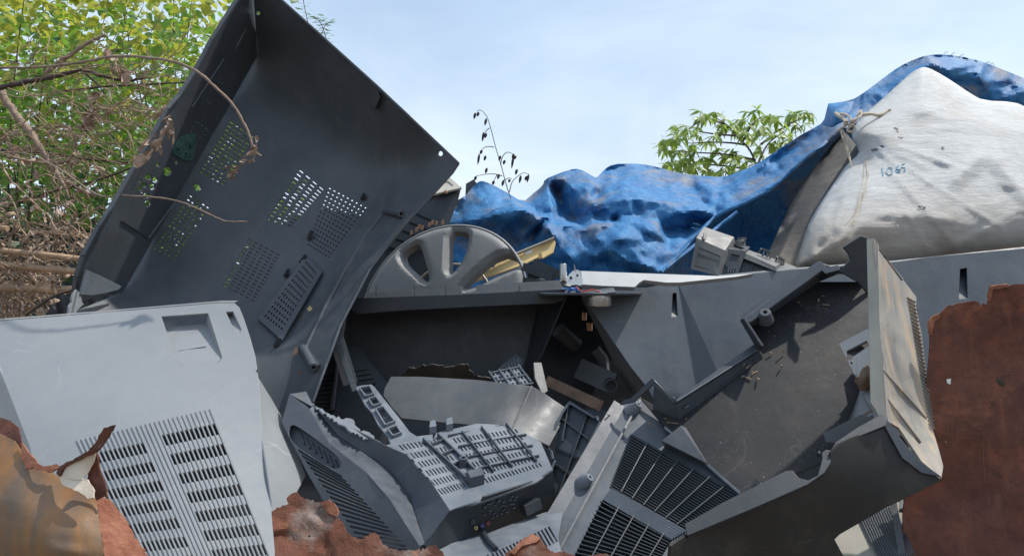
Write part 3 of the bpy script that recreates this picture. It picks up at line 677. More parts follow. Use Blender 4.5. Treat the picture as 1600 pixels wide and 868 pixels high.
# ------------------------------------------------------------------ 5 black tub shaped cover
tu = thing('tv_back_cover', 'black hollow tv cover with a thick rim, its torn lower wall in deep shade', 'tv cover', pv((700, 600, 1.7)), 'grey tv back covers in the scrap pile')
m = MB(); bw = plane((555, 490, 1.74), (840, 476, 1.76), (650, 600, 1.72))
m.sheet([(552, 478), (842, 466), (816, 590), (760, 612), (640, 640), (545, 640)], bw, (), .004)
m.sheet([(552, 478), (545, 640), (518, 640), (538, 495)], plane((552, 478, 1.74), (545, 640, 1.72), (538, 495, 1.60), (518, 640, 1.58)), (), .004)
m.sheet([(842, 468), (884, 462), (846, 552), (822, 588), (816, 590)], plane((842, 468, 1.76), (884, 462, 1.64), (816, 590, 1.72)), slots([(846, 480), (858, 478), (842, 530), (832, 532)], 3, 1, .4, .9), .004)
m.sheet([(552, 476), (842, 464), (884, 455), (552, 470)], plane((552, 476, 1.74), (842, 464, 1.76), (884, 452, 1.62)), (), .004)
m.obj('shell', M['black'], tu)
m = MB(); rf = plane((552, 472, 1.60), (882, 452, 1.60), (700, 500, 1.595))
m.sheet([(548, 473), (556, 466), (720, 460), (874, 452), (882, 456), (881, 468), (868, 473), (760, 478), (640, 484), (562, 490), (550, 486)], rf, (), .02)
m.obj('rim', M['black'], tu)
m = MB()
for q in ([(572, 456), (722, 448), (722, 462), (572, 470)], [(744, 445), (880, 437), (880, 452), (744, 459)]):
    m.sheet(q, plane((572, 456, 1.66), (880, 437, 1.66), (722, 470, 1.62)), (), .004)
for x in (588, 648, 697, 812): m.bar(P(x, 462, 1.63), P(x, 446, 1.64), .0025, .003)
m.obj('upper_lip', M['black'], tu)
m = MB(); te = rough([(600, 640), (612, 598), (640, 577), (665, 572), (692, 569), (694, 574), (730, 570), (742, 586), (770, 592), (780, 630)], 4, 1.8, seed=5)
m.sheet(te, plane((600, 640, 1.585), (692, 569, 1.53), (780, 630, 1.585)), (), .003); m.obj('torn_wall', M['under'], tu)
m = MB(); m.sheet([(782, 572), (806, 552), (818, 560), (812, 590), (776, 592)], plane((782, 572, 1.6), (806, 552, 1.65), (812, 590, 1.6)), (), .003)
for k in range(6): m.bar(P(784+k*5, 574-k*3, 1.6), P(790+k*4.5, 590-k*2, 1.59), .003, .003)
m.obj('corrugated_scrap', M['dark'], tu)
# grid fragment
gf = thing('vent_fragment', 'small broken grid of grey vent slots jutting behind the bent panel', 'plastic scrap', pv((800, 600, 1.45)))
q = [(766, 582), (812, 572), (832, 598), (782, 606)]; fg = plane((766, 582, 1.46), (812, 572, 1.49), (832, 598, 1.43))
m = MB(); m.sheet(q, fg, slots(q, 8, 4, .5, .6), .003)
m.obj('slotted_plate', M['mid'], gf)
for k in range(4):
    m = MB(); m.bar(P(*bil(q, k/3, 0), fg(*bil(q, k/3, 0))), P(*bil(q, k/3, 1), fg(*bil(q, k/3, 1))), .003, .006); m.obj('grid_bar', M['mid'], gf)
for k in range(3):
    m = MB(); m.bar(P(*bil(q, 0, k/2), fg(*bil(q, 0, k/2))), P(*bil(q, 1, k/2), fg(*bil(q, 1, k/2))), .003, .0055); m.obj('grid_bar', M['mid'], gf)
m = MB(); m.sheet([(834, 566), (846, 566), (856, 610), (848, 616), (836, 590)], plane((834, 566, 1.46), (846, 566, 1.47), (850, 612, 1.42)), (), .004); tag(m.obj('plastic_bracket', M['strip']), 'small pale grey upright bracket behind the bent panel', 'bracket')
# ribbed black piece in the gap left of the tub
rb = thing('ribbed_black_panel', 'black panel with fine vertical ribs in the gap under the leaning cover', 'plastic panel', pv((510, 700, 1.6)))
fr = plane((500, 560, 1.66), (600, 560, 1.70), (540, 690, 1.58)); m = MB(); m.sheet([(470, 540), (560, 540), (640, 640), (640, 720), (470, 720)], fr, (), .004); m.obj('panel', M['black'], rb)
for k in range(18):
    m = MB(); p0 = (470+k*2, 590+k*6.5); p1 = (575+k*4, 575+k*7.5); m.bar(P(*p0, fr(*p0)), P(*p1, fr(*p1)), .003, .006); m.obj('rib', M['black'], rb)
m = MB(); m.bar(P(523, 520, 1.55), P(548, 600, 1.53), .03, .006); m.bar(P(530, 540, 1.53), P(556, 612, 1.5), .012, .012); tag(m.obj('dark_lever', M['dark']), 'dark curved plastic lever in the gap left of the black hollow cover', 'lever')
# ------------------------------------------------------------------ 6 hubcap
hc = np.array([690., 470.]); E1 = np.array([-.8245, .5659])*136.6; E2 = np.array([.5659, .8245])*115.3
Hd = 1.98; tilt = .65*math.sqrt(136.6**2-115.3**2)/F*Hd
c3 = P(*hc, Hd); u3 = (P(*(hc+E1), Hd)-c3); v3_ = P(*(hc+E2), Hd)-c3-FW*tilt     # top leans back
n3 = np.cross(u3, v3_); n3 /= np.linalg.norm(n3)
if n3@(CAM-c3) < 0: n3 = -n3
Minv = np.linalg.inv(np.stack([E1, E2], 1))
def todisc(l): return [tuple(Minv@(np.array(p)-hc)) for p in l]
wl_ = smooth_loop(todisc([(624, 397), (634, 388), (648, 383), (654, 398), (664, 428), (661, 434), (645, 421), (630, 408)]), 1)
wm = smooth_loop(todisc([(703, 364), (716, 363), (726, 366), (726, 378), (722, 396), (713, 412), (704, 420), (702, 395)]), 1)
wr_ = smooth_loop(todisc([(738, 438), (752, 422), (781, 399), (803, 405), (806, 414), (780, 426), (752, 441), (732, 446)]), 1)
wins = [wl_, wm, wr_]
wins = [[tuple(np.mean(l, 0)+(np.array(p)-np.mean(l, 0))*1.28) for p in l] for l in wins]; wl_, wm, wr_ = wins
wins += [[(-x, -y) for x, y in l] for l in (wl_, wm, wr_)]
an = math.radians(49); cl = [(x*math.cos(an)+y*math.sin(an), -x*math.sin(an)+y*math.cos(an)) for x, y in wr_]
hub = thing('wheel_cover', 'silver grey spoked wheel cover standing half sunk behind the black rim', 'hubcap', c3+np.array([0, 0, -.2]))
def hmap(q):
    r = np.linalg.norm(q, axis=1); h = .014*(1-np.clip(r, 0, 1)**2)-.012*np.clip((r-.9)/.1, 0, 1)**2
    dmin = np.full(len(q), 9.)
    for l in wins: dmin = np.minimum(dmin, dist_loop(l, q))
    h = h-.016*np.clip(1-dmin/.065, 0, 1)
    return c3+q[:, :1]*u3+q[:, 1:]*v3_+h[:, None]*n3
ring = [(math.cos(t), math.sin(t)) for t in np.linspace(0, 2*math.pi, 72, endpoint=False)]
m = MB(); m.sheet(ring, None, wins, .005, .028, mapf=hmap, jit=0)
m.obj('disc', M['hub'], hub, ang=24)
for l in wins:      # turned-in window edges
    m = MB(); q = np.array(l); W0 = hmap(q); cen = q.mean(0); W1 = hmap(cen+(q-cen)*.9)-n3*.03; k = len(l)
    m.add(np.concatenate([W0, W1]), [(i, (i+1) % k, k+(i+1) % k, k+i) for i in range(k)]); m.obj('window_edge', M['hub'], hub, ang=60)
m = MB(); m.tube([c3+math.cos(t)*u3*1.0+math.sin(t)*v3_*1.0-n3*.012 for t in np.linspace(0, 2*math.pi, 73)], .0045, 6, False); m.obj('rim_bead', M['hub'], hub)
m = MB(); m.tube([c3+math.cos(t)*u3*.55+math.sin(t)*v3_*.55-n3*.05 for t in np.linspace(0, 2*math.pi, 49)], .004, 6, False); m.obj('wire_ring', M['beige'], hub)
# ------------------------------------------------------------------ 7 cream strip behind the hubcap
cr_ = thing('cream_plastic_strip', 'cream plastic strip poking out from behind the wheel cover', 'plastic strip', pv((790, 430, 1.95)))
fp = plane((740, 432, 2.10), (864, 373, 2.14), (820, 412, 2.10)); m = MB()
m.sheet([(700, 455), (740, 427), (815, 393), (864, 373), (868, 378), (864, 394), (848, 403), (842, 401), (818, 413), (740, 440), (715, 458)], fp, [circ(770, 415, 3)], .006); m.obj('strip', M['cream'], cr_)
m = MB(); m.bar(P(740, 426, 2.10), P(866, 374, 2.137), .004, .012, up=np.array([0, -1, .4])); m.obj('upturned_edge', M['beige'], cr_)
m = MB(); m.sheet([(820, 393), (831, 388), (832, 393), (821, 398)], off(fp, -.002), (), .001); m.obj('sticker', M['sticker'], cr_)
m = MB(); m.prism([pv((841, 398, 2.10)), pv((846, 396, 2.10)), pv((847, 404, 2.10)), pv((842, 406, 2.10))], np.array([0, -.012, 0])); m.obj('peg', M['cream'], cr_)
# small black boxes right of the hubcap
bx = thing('black_frame_piece', 'black open framed moulding between the wheel cover and the blue tarp', 'plastic scrap', pv((850, 445, 1.8)))
m = MB()
for p0, p1 in (((822, 418, 1.85), (868, 436, 1.75)), ((838, 412, 1.92), (882, 432, 1.8)), ((822, 440, 1.8), (868, 446, 1.72)), ((826, 430, 1.86), (850, 428, 1.85))): m.bar(pv(p0), pv(p1), .02, .012)
m.obj('frame', M['black'], bx); m = MB(); m.sheet([(826, 438), (850, 434), (858, 444), (826, 448)], plane((826, 438, 1.82), (850, 434, 1.84), (858, 444, 1.76)), (), .004); m.obj('ledge', M['strip'], bx)

# ------------------------------------------------------------------ 8 wide scuffed cover under sack and strip
def W3_(*q): return [pv(p) for p in q]
wc = thing('tv_back_cover', 'wide slate grey tv cover with two narrow slots and creased corners under the white sack', 'tv cover', pv((1280, 640, 1.62)), 'grey tv back covers in the scrap pile')
m = MB()
LF = plane((918, 474, 1.63), (1058, 438, 1.70), (1092, 600, 1.62)); RF = plane((1058, 438, 1.70), (1122, 582, 1.615), (1700, 372, 1.70))
S1 = [(1051, 458), (1057, 457), (1059, 494), (1049, 495)]; S2 = [(1500, 420), (1511, 418), (1512, 466), (1498, 467)]
m.sheet([(905, 448), (918, 474), (985, 572), (1012, 606), (1030, 640), (1098, 640), (1092, 600), (1058, 438), (990, 444)], LF, [S1], .004)
m.sheet([(1058, 438), (1130, 600), (1148, 640), (1098, 640), (1092, 600)], rbf([(1058, 438, 1.70), (1130, 600, float(RF(1130, 600))), (1148, 640, float(RF(1148, 640))), (1092, 600, float(LF(1092, 600))), (1098, 640, float(LF(1098, 640)))]), (), .004)
m.sheet([(1058, 438), (1238, 421), (1400, 409), (1450, 401), (1600, 388), (1720, 372), (1720, 680), (1165, 680), (1148, 640), (1130, 600)], RF, [S2], .004)
m.sheet([(905, 448), (918, 474), (985, 572), (1012, 606), (1030, 640), (1010, 640), (980, 606), (910, 470)], plane((918, 474, 1.63), (1012, 606, float(LF(1012, 606))), (1000, 620, 1.72)), (), .004)
te_ = [(905, 448, LF), (1058, 438, LF), (1238, 421, RF), (1400, 409, RF), (1600, 388, RF), (1720, 372, RF)]
for (x0, y0, f0), (x1, y1, f1_) in zip(te_[:-1], te_[1:]):
    z0 = float(f0(x0, y0)); z1 = float(f1_(x1, y1)); m.box8(W3_((x0, y0, z0), (x1, y1, z1), (x1, y1-2.5, z1+.004), (x0, y0-2.5, z0+.004)), W3_((x0, y0+6, z0+.12), (x1, y1+6, z1+.12), (x1, y1+3, z1+.12), (x0, y0+3, z0+.12)))
m.obj('shell', M['wide'], wc)
for S, fn in ((S1, LF), (S2, RF)):
    m = MB(); f_ = [(S[0][0], S[0][1]+3, .03), (S[1][0], S[1][1]+3, .03), (S[2][0], S[2][1], .001), (S[3][0], S[3][1], .001)]
    g_ = lambda x, y, fn=fn: np.atleast_1d(fn(x, y)); wall(m, S, g_, f_); m.add([P(x, y, fn(x, y)+e) for x, y, e in f_], [(0, 1, 2, 3)]); m.obj('slot', M['grey'], wc)

# ------------------------------------------------------------------ 9 aluminium strip with bracket and motor
al = thing('aluminium_strip', 'pale aluminium strip lying along the top of the wide grey cover', 'metal strip', pv((1050, 440, 1.62)))
m = MB(); fa = plane((908, 422, 1.60), (1150, 430, 1.64), (910, 445, 1.57))
m.sheet([(908, 423), (1122, 431), (1178, 427), (1150, 432), (1062, 441), (1040, 441), (1032, 440), (1006, 437), (999, 441), (992, 448), (940, 446), (910, 444)], fa, (), .012); m.obj('strip', M['alu'], al)
m = MB(); m.sheet([(996, 446), (1004, 438), (1020, 436), (1040, 441), (1010, 446)], off(fa, .015), (), .006); m.obj('notch_insert', M['dark'], al)
bk = thing('metal_bracket', 'small jagged metal bracket with an upright peg beside the aluminium strip', 'bracket', pv((890, 450, 1.58)))
m = MB(); m.lathe(P(880, 438, 1.58), UP, [(0, 0), (.0075, 0), (.0075, .034), (.006, .036), (0, .036)], 12); m.obj('peg', M['steel'], bk)
m = MB(); m.sheet(rough([(874, 437), (886, 430), (898, 421), (909, 424), (910, 444), (900, 446), (890, 447), (878, 444)], 5, 1, seed=2), plane((874, 437, 1.59), (909, 424, 1.6), (890, 447, 1.57)), [circ(892, 434, 2.5), circ(902, 430, 2)], .006)
m.bar(P(899, 424, 1.59), P(897, 412, 1.59), .004, .004, w1=.001); m.obj('plate', M['steel'], bk)
mo = thing('small_motor', 'short shiny metal cylinder hanging under the aluminium strip', 'motor', pv((937, 478, 1.55)))
m = MB(); ax = UP*.92+FW*(-.05); m.lathe(P(936, 477, 1.56), ax, [(0, 0), (.0245, 0), (.0255, .002), (.0255, .026), (.0245, .028), (0, .028)], 24); m.obj('can', M['steel'], mo)
m = MB(); m.sheet([(905, 452), (958, 448), (962, 456), (910, 460)], plane((905, 452, 1.58), (958, 448, 1.58), (935, 460, 1.53)), (), .004); m.obj('mount_plate', M['dark'], mo)
m = MB(); m.tube([P(888, 456, 1.57), P(893, 451, 1.56), P(900, 452, 1.56), P(904, 458, 1.57)], .003, 6); m.obj('blue_wire', M['bluewire'], mo)
m = MB(); m.tube([P(900, 448, 1.56), P(910, 456, 1.55), P(925, 452, 1.55), P(940, 456, 1.55)], .0014, 6); m.obj('red_wire', M['redwire'], mo)

# ------------------------------------------------------------------ 10 grey tape deck frame
md = thing('tape_deck_frame', 'warm grey plastic deck frame with black trays lying below the tarp edge', 'appliance part', pv((1150, 432, 1.75)))
def W3(*q): return [pv(p) for p in q]
m = MB(); fr_ = W3((1088, 371, 1.74), (1133, 391, 1.72), (1122, 431, 1.70), (1079, 420, 1.72)); tp = W3((1100, 354, 1.80), (1147, 370, 1.78), (1160, 425, 1.78), (1100, 420, 1.82)); m.box8(fr_, tp)
ff = plane((1088, 371, 1.74), (1133, 391, 1.72), (1079, 420, 1.72)); m.obj('end_block', M['module'], md)
m = MB(); 
for q in ([(1092, 386), (1126, 400), (1124, 408), (1091, 396)], [(1090, 398), (1124, 411), (1120, 424), (1086, 414)]):
    for i in range(4): m.bar(P(*q[i], ff(*q[i])), P(*q[(i+1) % 4], ff(*q[(i+1) % 4])), .0025, .0035)
m.obj('block_ribs', M['module'], md)
m = MB(); m.prism(W3((1099, 364, 1.752), (1104, 363, 1.755), (1102, 375, 1.735), (1098, 373, 1.735)), -FW*.004); m.obj('cable_notch', M['black'], md)
m = MB(); m.box8(W3((1137, 388, 1.735), (1166, 392, 1.735), (1152, 432, 1.71), (1122, 432, 1.71)), W3((1142, 381, 1.80), (1172, 385, 1.80), (1162, 430, 1.8), (1130, 430, 1.8))); m.obj('black_tray', M['black'], md)
m = MB(); ft = plane((1137, 388, 1.735), (1166, 392, 1.735), (1152, 432, 1.71))
for k in range(4): m.bar(P(1139+k*4, 418, ft(1139+k*4, 418)-.001), P(1137+k*4, 428, ft(1137+k*4, 428)-.001), .0025, .003)
m.bar(P(1143, 396, ft(1143, 396)), P(1156, 399, ft(1156, 399)), .003, .003); m.bar(P(1133, 412, ft(1133, 412)), P(1137, 418, ft(1137, 418)), .005, .003); m.obj('tray_details', M['dark'], md, kind='stuff')
m = MB(); m.box8(W3((1166, 396, 1.73), (1212, 416, 1.70), (1213, 424, 1.695), (1163, 404, 1.725)), W3((1140, 380, 1.80), (1224, 409, 1.77), (1225, 418, 1.77), (1142, 390, 1.8))); m.obj('arm', M['module'], md)
m = MB(); m.box8(W3((1164, 404, 1.735), (1205, 418, 1.71), (1198, 436, 1.70), (1152, 432, 1.72)), W3((1170, 400, 1.79), (1215, 415, 1.77), (1210, 436, 1.77), (1160, 432, 1.78))); m.bar(P(1178, 409, 1.728), P(1170, 432, 1.715), .004, .005); m.obj('lower_tray', M['black'], md)
for x, y in ((1196, 396), (1219, 408)):
    m = MB(); s = 1 if x < 1210 else .6
    for p0, p1 in (((-10*s, -2), (-6*s, -8)), ((-6*s, -8), (10*s, -2)), ((10*s, -2), (7*s, 8)), ((-1*s, -5), (-5*s, 4)), ((4*s, -4), (2*s, 6))): m.bar(P(x+p0[0], y+p0[1], 1.755), P(x+p1[0], y+p1[1], 1.75), .0045, .006)
    m.obj('connector', M['module'], md)
m = MB(); m.lathe(P(1157, 384, 1.77), UP, [(.012, 0), (.011, .012), (.007, .014), (.007, .02), (0, .02)], 12); m.bar(P(1162, 380, 1.76), P(1165, 371, 1.76), .005, .005); m.obj('spindle', M['module'], md)
m = MB(); m.sheet([(1222, 409), (1245, 417), (1240, 424), (1212, 424), (1214, 418)], plane((1222, 409, 1.77), (1245, 417, 1.74), (1212, 424, 1.7)), (), .006); m.obj('tail_plate', M['module'], md)

# ------------------------------------------------------------------ 11 dusty open cover on the right
rc = thing('tv_back_cover', 'dusty black open tv cover tipped towards the rusty sheet, grille on its left face', 'tv cover', pv((1250, 880, 1.0)), 'grey tv back covers in the scrap pile')
fl_ = plane((1035, 650, 1.30), (1345, 440, 1.42), (1290, 705, 1.20)); fl_ = plane((1040, 665, 1.235), (1160, 770, 1.13), (1355, 430, 1.40), (1000, 620, 1.29))
m = MB()
m.sheet([(1000, 620), (1062, 655), (1192, 560), (1172, 512), (1280, 440), (1360, 440), (1362, 560), (1330, 640), (1290, 720), (1160, 772), (1092, 716), (1040, 668)], fl_, (), .004, 60); m.obj('floor', M['dark_floor'], rc)
# chamfer walls rising to the rim along the upper left
m = MB()
def strip2(lo, hi, mb, t=.003):
    for i in range(len(lo)-1):
        q = [lo[i], lo[i+1], hi[i+1], hi[i]]; W_ = W3(*q); nn = np.cross(W_[1]-W_[0], W_[3]-W_[0]); nn /= np.linalg.norm(nn)
        if nn@(CAM-W_[0]) < 0: nn = -nn
        mb.box8(W_, [p-nn*t for p in W_])
fdp = lambda x, y, e=0: (x, y, float(fl_(x, y))-e)
lo = [fdp(1020, 640), fdp(1062, 655), fdp(1192, 560), fdp(1172, 512), fdp(1280, 440), fdp(1310, 428), fdp(1362, 430)]
hi = [(1022, 594, 1.245), (1056, 628, 1.22), (1186, 546, 1.305), (1160, 500, 1.33), (1284, 412, 1.37), (1310, 420, 1.36), (1360, 400, 1.37)]
strip2(lo, hi, m); m.obj('chamfer_wall', M['grey'], rc)
m = MB()   # rim flanges, dark
for loop, pl in (([(1056, 628), (1060, 620), (1180, 536), (1186, 546)], ((1056, 628, 1.22), (1186, 546, 1.305), (1060, 618, 1.235))),
                 ([(1160, 500), (1157, 494), (1276, 409), (1283, 408), (1292, 417), (1310, 414), (1312, 421), (1290, 427), (1284, 422), (1172, 503)], ((1160, 500, 1.33), (1284, 410, 1.37), (1160, 490, 1.35))),
                 ([(1156, 500), (1161, 497), (1190, 541), (1184, 547)], ((1156, 500, 1.33), (1184, 547, 1.30), (1161, 500, 1.31))),
                 ([(968, 632), (974, 624), (985, 622), (998, 610), (1018, 591), (1024, 594), (1058, 626), (1052, 630), (1020, 601), (990, 628)], ((968, 632, 1.26), (1058, 626, 1.22), (1018, 591, 1.25))),
                 ([(1318, 386), (1345, 369), (1352, 371), (1366, 380), (1366, 470), (1340, 440), (1312, 424), (1330, 405), (1326, 396)], ((1318, 386, 1.355), (1352, 371, 1.36), (1366, 470, 1.37)))):
    m.sheet(loop, plane(*pl), (), .004)
m.obj('rim', M['black'], rc)
for k, (x, y) in enumerate(((1065, 634), (1122, 600), (1182, 560))):
    m = MB()
    for e in (0, 4):
        p0 = (x+e, y+e*.9); m.bar(P(*p0, 1.232+k*.037), P(p0[0]+8, p0[1]-5, 1.238+k*.037), .0016, .002)
    m.obj('clip_mark', M['black'], rc)
# peg posts on the floor and flange
def peg(x, y, dd, ax, r, h, mt='dark_floor'):
    m = MB(); m.lathe(P(x, y, dd), ax, [(r*1.3, 0), (r, h*.7), (r*.8, h), (r*.35, h), (r*.35, h*.6), (0, h*.6)], 12); return m.obj('screw_post', M[mt], rc)
axf = np.array([-.25, -.75, .55])
peg(1196, 500, 1.325, axf*[1, 1, 1], .0115, .022, 'dark')
# left sloping flange and grille face
gp = plane((985, 672, 1.245), (1150, 768, 1.14), (880, 868, 1.06), (1040, 900, 1.03))
GF = [(967, 632), (1000, 618), (1040, 668), (1092, 716), (1160, 772), (1120, 815), (1060, 868), (1040, 920), (850, 920), (868, 868), (850, 832), (905, 735)]
GA = [(987, 678), (1148, 769), (1064, 815), (956, 757)]; GB = [(945, 779), (1040, 835), (1000, 920), (880, 920)]
GA = [(987, 678), (1156, 772), (1074, 832), (954, 762)]; GB = [(942, 780), (1050, 842), (1000, 925), (868, 925)]
m = MB(); m.sheet(GF, gp, [GA, GB], .004)
m.bar(P(967, 632, gp(967, 632)), P(850, 832, gp(850, 832)), .022, .004); m.bar(P(1000, 625, gp(1000, 625)), P(872, 862, gp(872, 862)), .004, .006)
m.obj('grille_frame', M['grey'], rc)
m = MB(); m.sheet([GA[0], GA[1], GA[2], GB[1], GB[2], GB[3]], off(gp, .022), (), .003); m.obj('grille_backing', M['black'], rc)
def gbar(p0, p1, wd, h, nm, mt, base=0.):
    m = MB(); m.bar(P(*p0, gp(*p0)+base), P(*p1, gp(*p1)+base), wd, h); return m.obj(nm, M[mt], rc)
ng = 22
for k in range(ng):          # slats of the upper grille field
    v = (k+.5)/ng; gbar(bil(GA, 0, v), bil(GA, 1, v), .0016, .008, 'grille_slat', 'grey', .006)
for k in range(22):
    v = (k+.5)/22; gbar(bil(GB, 0, v), bil(GB, 1, v), .0015, .008, 'grille_slat', 'grey', .006)
for k in range(1, 7): gbar(bil(GA, k/7+.0, 0), bil(GA, k/7-.02, 1), .0017, .006, 'grille_divider', 'grey', .001)
for k in range(1, 5): gbar(bil(GB, k/4.6, 0), bil(GB, k/4.6-.02, 1), .0017, .006, 'grille_divider', 'grey', .001)
for k in range(6):
    p0 = np.array((955, 764))*(1-k/5)+np.array((944, 779))*k/5; p1 = np.array((1072, 830))*(1-k/5)+np.array((1052, 842))*k/5; gbar(p0, p1, .0035, .004, 'grille_band', 'mid', 0)
for x, y in ((908, 756), (985, 642)):
    m = MB(); p = P(x, y, gp(x, y)+.002); m.lathe(p, np.array([.55, -.5, .5]), [(.012, -.004), (.011, .012), (.0065, .022), (.0025, .022), (.0025, .012), (0, .012)], 12); m.obj('screw_post', M['mid'], rc)
m = MB(); q = W3((1034, 688, 1.19), (1064, 664, 1.20), (1072, 668, 1.205), (1106, 724, 1.165)); m.prism(q, np.array([.01, .03, -.012])); m.obj('gusset', M['dark'], rc)
m = MB(); m.bar(P(1040, 668, 1.236), P(1158, 772, 1.13), .004, .006); m.obj('corner_ridge', M['mid'], rc)
# lower lip facing us, and grimy outer wall below
m = MB(); ol = plane((1075, 820, 1.02), (1290, 706, 1.06), (1385, 655, 1.09), (1240, 745, 1.045))
m.sheet([(1070, 818), (1128, 785), (1228, 735), (1238, 734), (1248, 746), (1262, 750), (1278, 742), (1285, 716), (1284, 707), (1290, 702), (1298, 703), (1306, 690), (1340, 667), (1380, 645), (1387, 655), (1384, 664), (1310, 694), (1298, 706), (1298, 722), (1288, 738), (1262, 756), (1180, 792), (1074, 836)], ol, [circ(1280, 706, 2.2)], .008); m.obj('lower_lip', M['black'], rc)
ow = rbf([(1040, 860, .985), (1074, 836, 1.015), (1180, 792, 1.03), (1288, 738, 1.05), (1385, 656, 1.09), (1472, 742, 1.05), (1310, 835, 1.06), (1420, 790, 1.055), (1050, 900, 1.0), (1250, 860, 1.05), (1440, 700, 1.07)])
m = MB(); m.sheet([(1048, 852), (1074, 834), (1180, 791), (1262, 755), (1288, 737), (1298, 722), (1298, 706), (1310, 693), (1385, 657), (1410, 700), (1440, 728), (1471, 745), (1466, 752), (1380, 795), (1312, 834), (1304, 842), (1318, 868), (1340, 920), (1040, 920)], ow, (), .004, 24); m.obj('outer_wall', M['under'], rc)
# right hand end: pale front edge, mud dusted outside face, ribbed corner
m = MB(); m.sheet([(1354, 374), (1366, 372), (1372, 380), (1374, 500), (1384, 640), (1388, 657), (1380, 664), (1368, 640), (1360, 628), (1357, 500)], rbf([(1354, 374, 1.21), (1372, 380, 1.20), (1357, 500, 1.165), (1374, 500, 1.155), (1365, 640, 1.10), (1388, 657, 1.088)]), (), .006); m.obj('front_edge', M['beige'], rc)
xr = rbf([(1368, 374, 1.205), (1374, 500, 1.158), (1386, 655, 1.09), (1432, 462, 1.25), (1448, 560, 1.20), (1456, 670, 1.13), (1472, 742, 1.05), (1410, 425, 1.235)])
XO = [(1366, 374), (1372, 386), (1380, 396), (1412, 438), (1432, 464), (1432, 482), (1440, 520), (1450, 600), (1457, 668), (1468, 705), (1474, 728), (1471, 746), (1440, 720), (1405, 668), (1386, 657), (1374, 500)]
m = MB(); m.sheet(XO, xr, [[(1371, 388), (1374, 389), (1412, 436), (1409, 440)], [(1378, 577), (1380, 577), (1448, 652), (1448, 656)], [(1386, 622), (1392, 628), (1440, 690), (1437, 694)]], .004, 14); m.obj('outer_end', M['dusty'], rc)
for k in range(34):
    s = k/33; x = 1417+s*34; y = 464+s*196; m = MB(); e = (x+12-3*s, y+7+2*s)
    m.bar(P(x, y, xr(x, y)[0]), P(*e, xr(*e)[0]), .0022, .003); m.obj('vent_rib', M['dusty'], rc)
# pale scooped panel under the end
m = MB(); m.sheet([(1380, 660), (1388, 657), (1412, 690), (1440, 722), (1471, 744), (1440, 738), (1410, 715)], off(ow, -.004), (), .003, 10); m.obj('scoop', M['dark'], rc)
# socket bracket inside the end
ib = plane((1304, 540, 1.30), (1356, 512, 1.29), (1297, 668, 1.21))
m = MB(); m.sheet([(1304, 544), (1310, 537), (1354, 514), (1362, 514), (1362, 640), (1340, 652), (1296, 674), (1299, 610)], ib, [[(1323, 548), (1354, 532), (1358, 540), (1334, 556), (1330, 562), (1323, 562)], circ(1330, 567, 1.8)], .006); m.obj('bracket_plate', M['light'], rc)
m = MB(); m.sheet([(1338, 556), (1362, 545), (1362, 640), (1340, 600)], off(ib, -.02), (), .012); m.obj('bracket_box', M['light'], rc)
m = MB(); m.sheet(smooth_loop([(1345, 575), (1358, 568), (1366, 590), (1360, 602), (1348, 612), (1338, 604)], 1), rbf([(1345, 575, 1.21), (1366, 590, 1.2), (1338, 604, 1.2), (1352, 590, 1.185)]), (), .025, 5); m.obj('mud_lump', M['wood'], rc)
m = MB(); lipf = plane((1284, 676, 1.13), (1345, 648, 1.11), (1385, 660, 1.092)); m.sheet([(1286, 676), (1345, 647), (1372, 655), (1384, 662), (1310, 692), (1290, 690)], off(lipf, .012), [circ(1362, 650, 2.5)], .005); m.obj('lip_plate', M['strip'], rc)
m = MB(); r_ = np.random.default_rng(3)
for k in range(30):      # dry litter caught in the corners
    cx, cy, s = [(1010, 640, 20), (1180, 590, 10), (1215, 560, 30), (1160, 575, 8), (1290, 470, 25), (1050, 655, 14)][k % 6]; x = cx+r_.normal()*s; y = cy+r_.normal()*s*.4
    p = P(x, y, fl_(x, y)-.003); dv = r_.normal(size=3)*.006; m.tube([p, p+dv], .0007+.0006*r_.random(), 4)
m.obj('dry_litter', M['dry'], rc, kind='stuff')

# ------------------------------------------------------------------ 12 covers at the bottom
bc = thing('tv_back_cover', 'grey vented cover low in the gap under the socket face, black cable on it', 'tv cover', pv((780, 900, 1.0)), 'grey tv back covers in the scrap pile')
fb = rbf([(670, 868, .98), (705, 850, 1.03), (760, 836, 1.06), (860, 795, 1.13), (872, 830, 1.05), (790, 868, .985), (700, 910, .93), (850, 910, .95)])
qv = [(764, 862), (858, 818), (874, 846), (786, 895)]
m = MB(); m.sheet([(660, 872), (705, 848), (760, 832), (850, 800), (880, 795), (872, 840), (890, 915), (660, 915)], fb, slots(qv, 17, 1, .5, .85)+slots([(744, 870), (762, 862), (782, 898), (760, 905)], 4, 1, .5, .85), .003, 18); m.obj('shell', M['mid'], bc)
m = MB(); m.tube([P(x, y, fb(x, y)[0]-.006) for x, y in ((752, 822), (756, 834), (764, 846), (775, 857))], .004, 6); m.obj('cable', M['black'], bc)
m = MB(); m.bar(P(814, 796, 1.10), P(838, 784, 1.115), .016, .014, up=np.array([-.3, -.6, -.2])); tag(m.obj('black_plug_block', M['black']), 'small black plastic block in the shade below the slotted top', 'plastic scrap')
br = thing('tv_back_cover', 'beige grey ribbed cover peeping out below the dusty open cover', 'tv cover', pv((1360, 900, 1.1)), 'grey tv back covers in the scrap pile')
fb2 = plane((1305, 842, 1.17), (1395, 790, 1.2), (1360, 900, 1.08)); m = MB(); m.sheet([(1290, 835), (1345, 800), (1398, 780), (1412, 790), (1412, 920), (1320, 920)], fb2, (), .004); m.obj('shell', M['beige'], br)
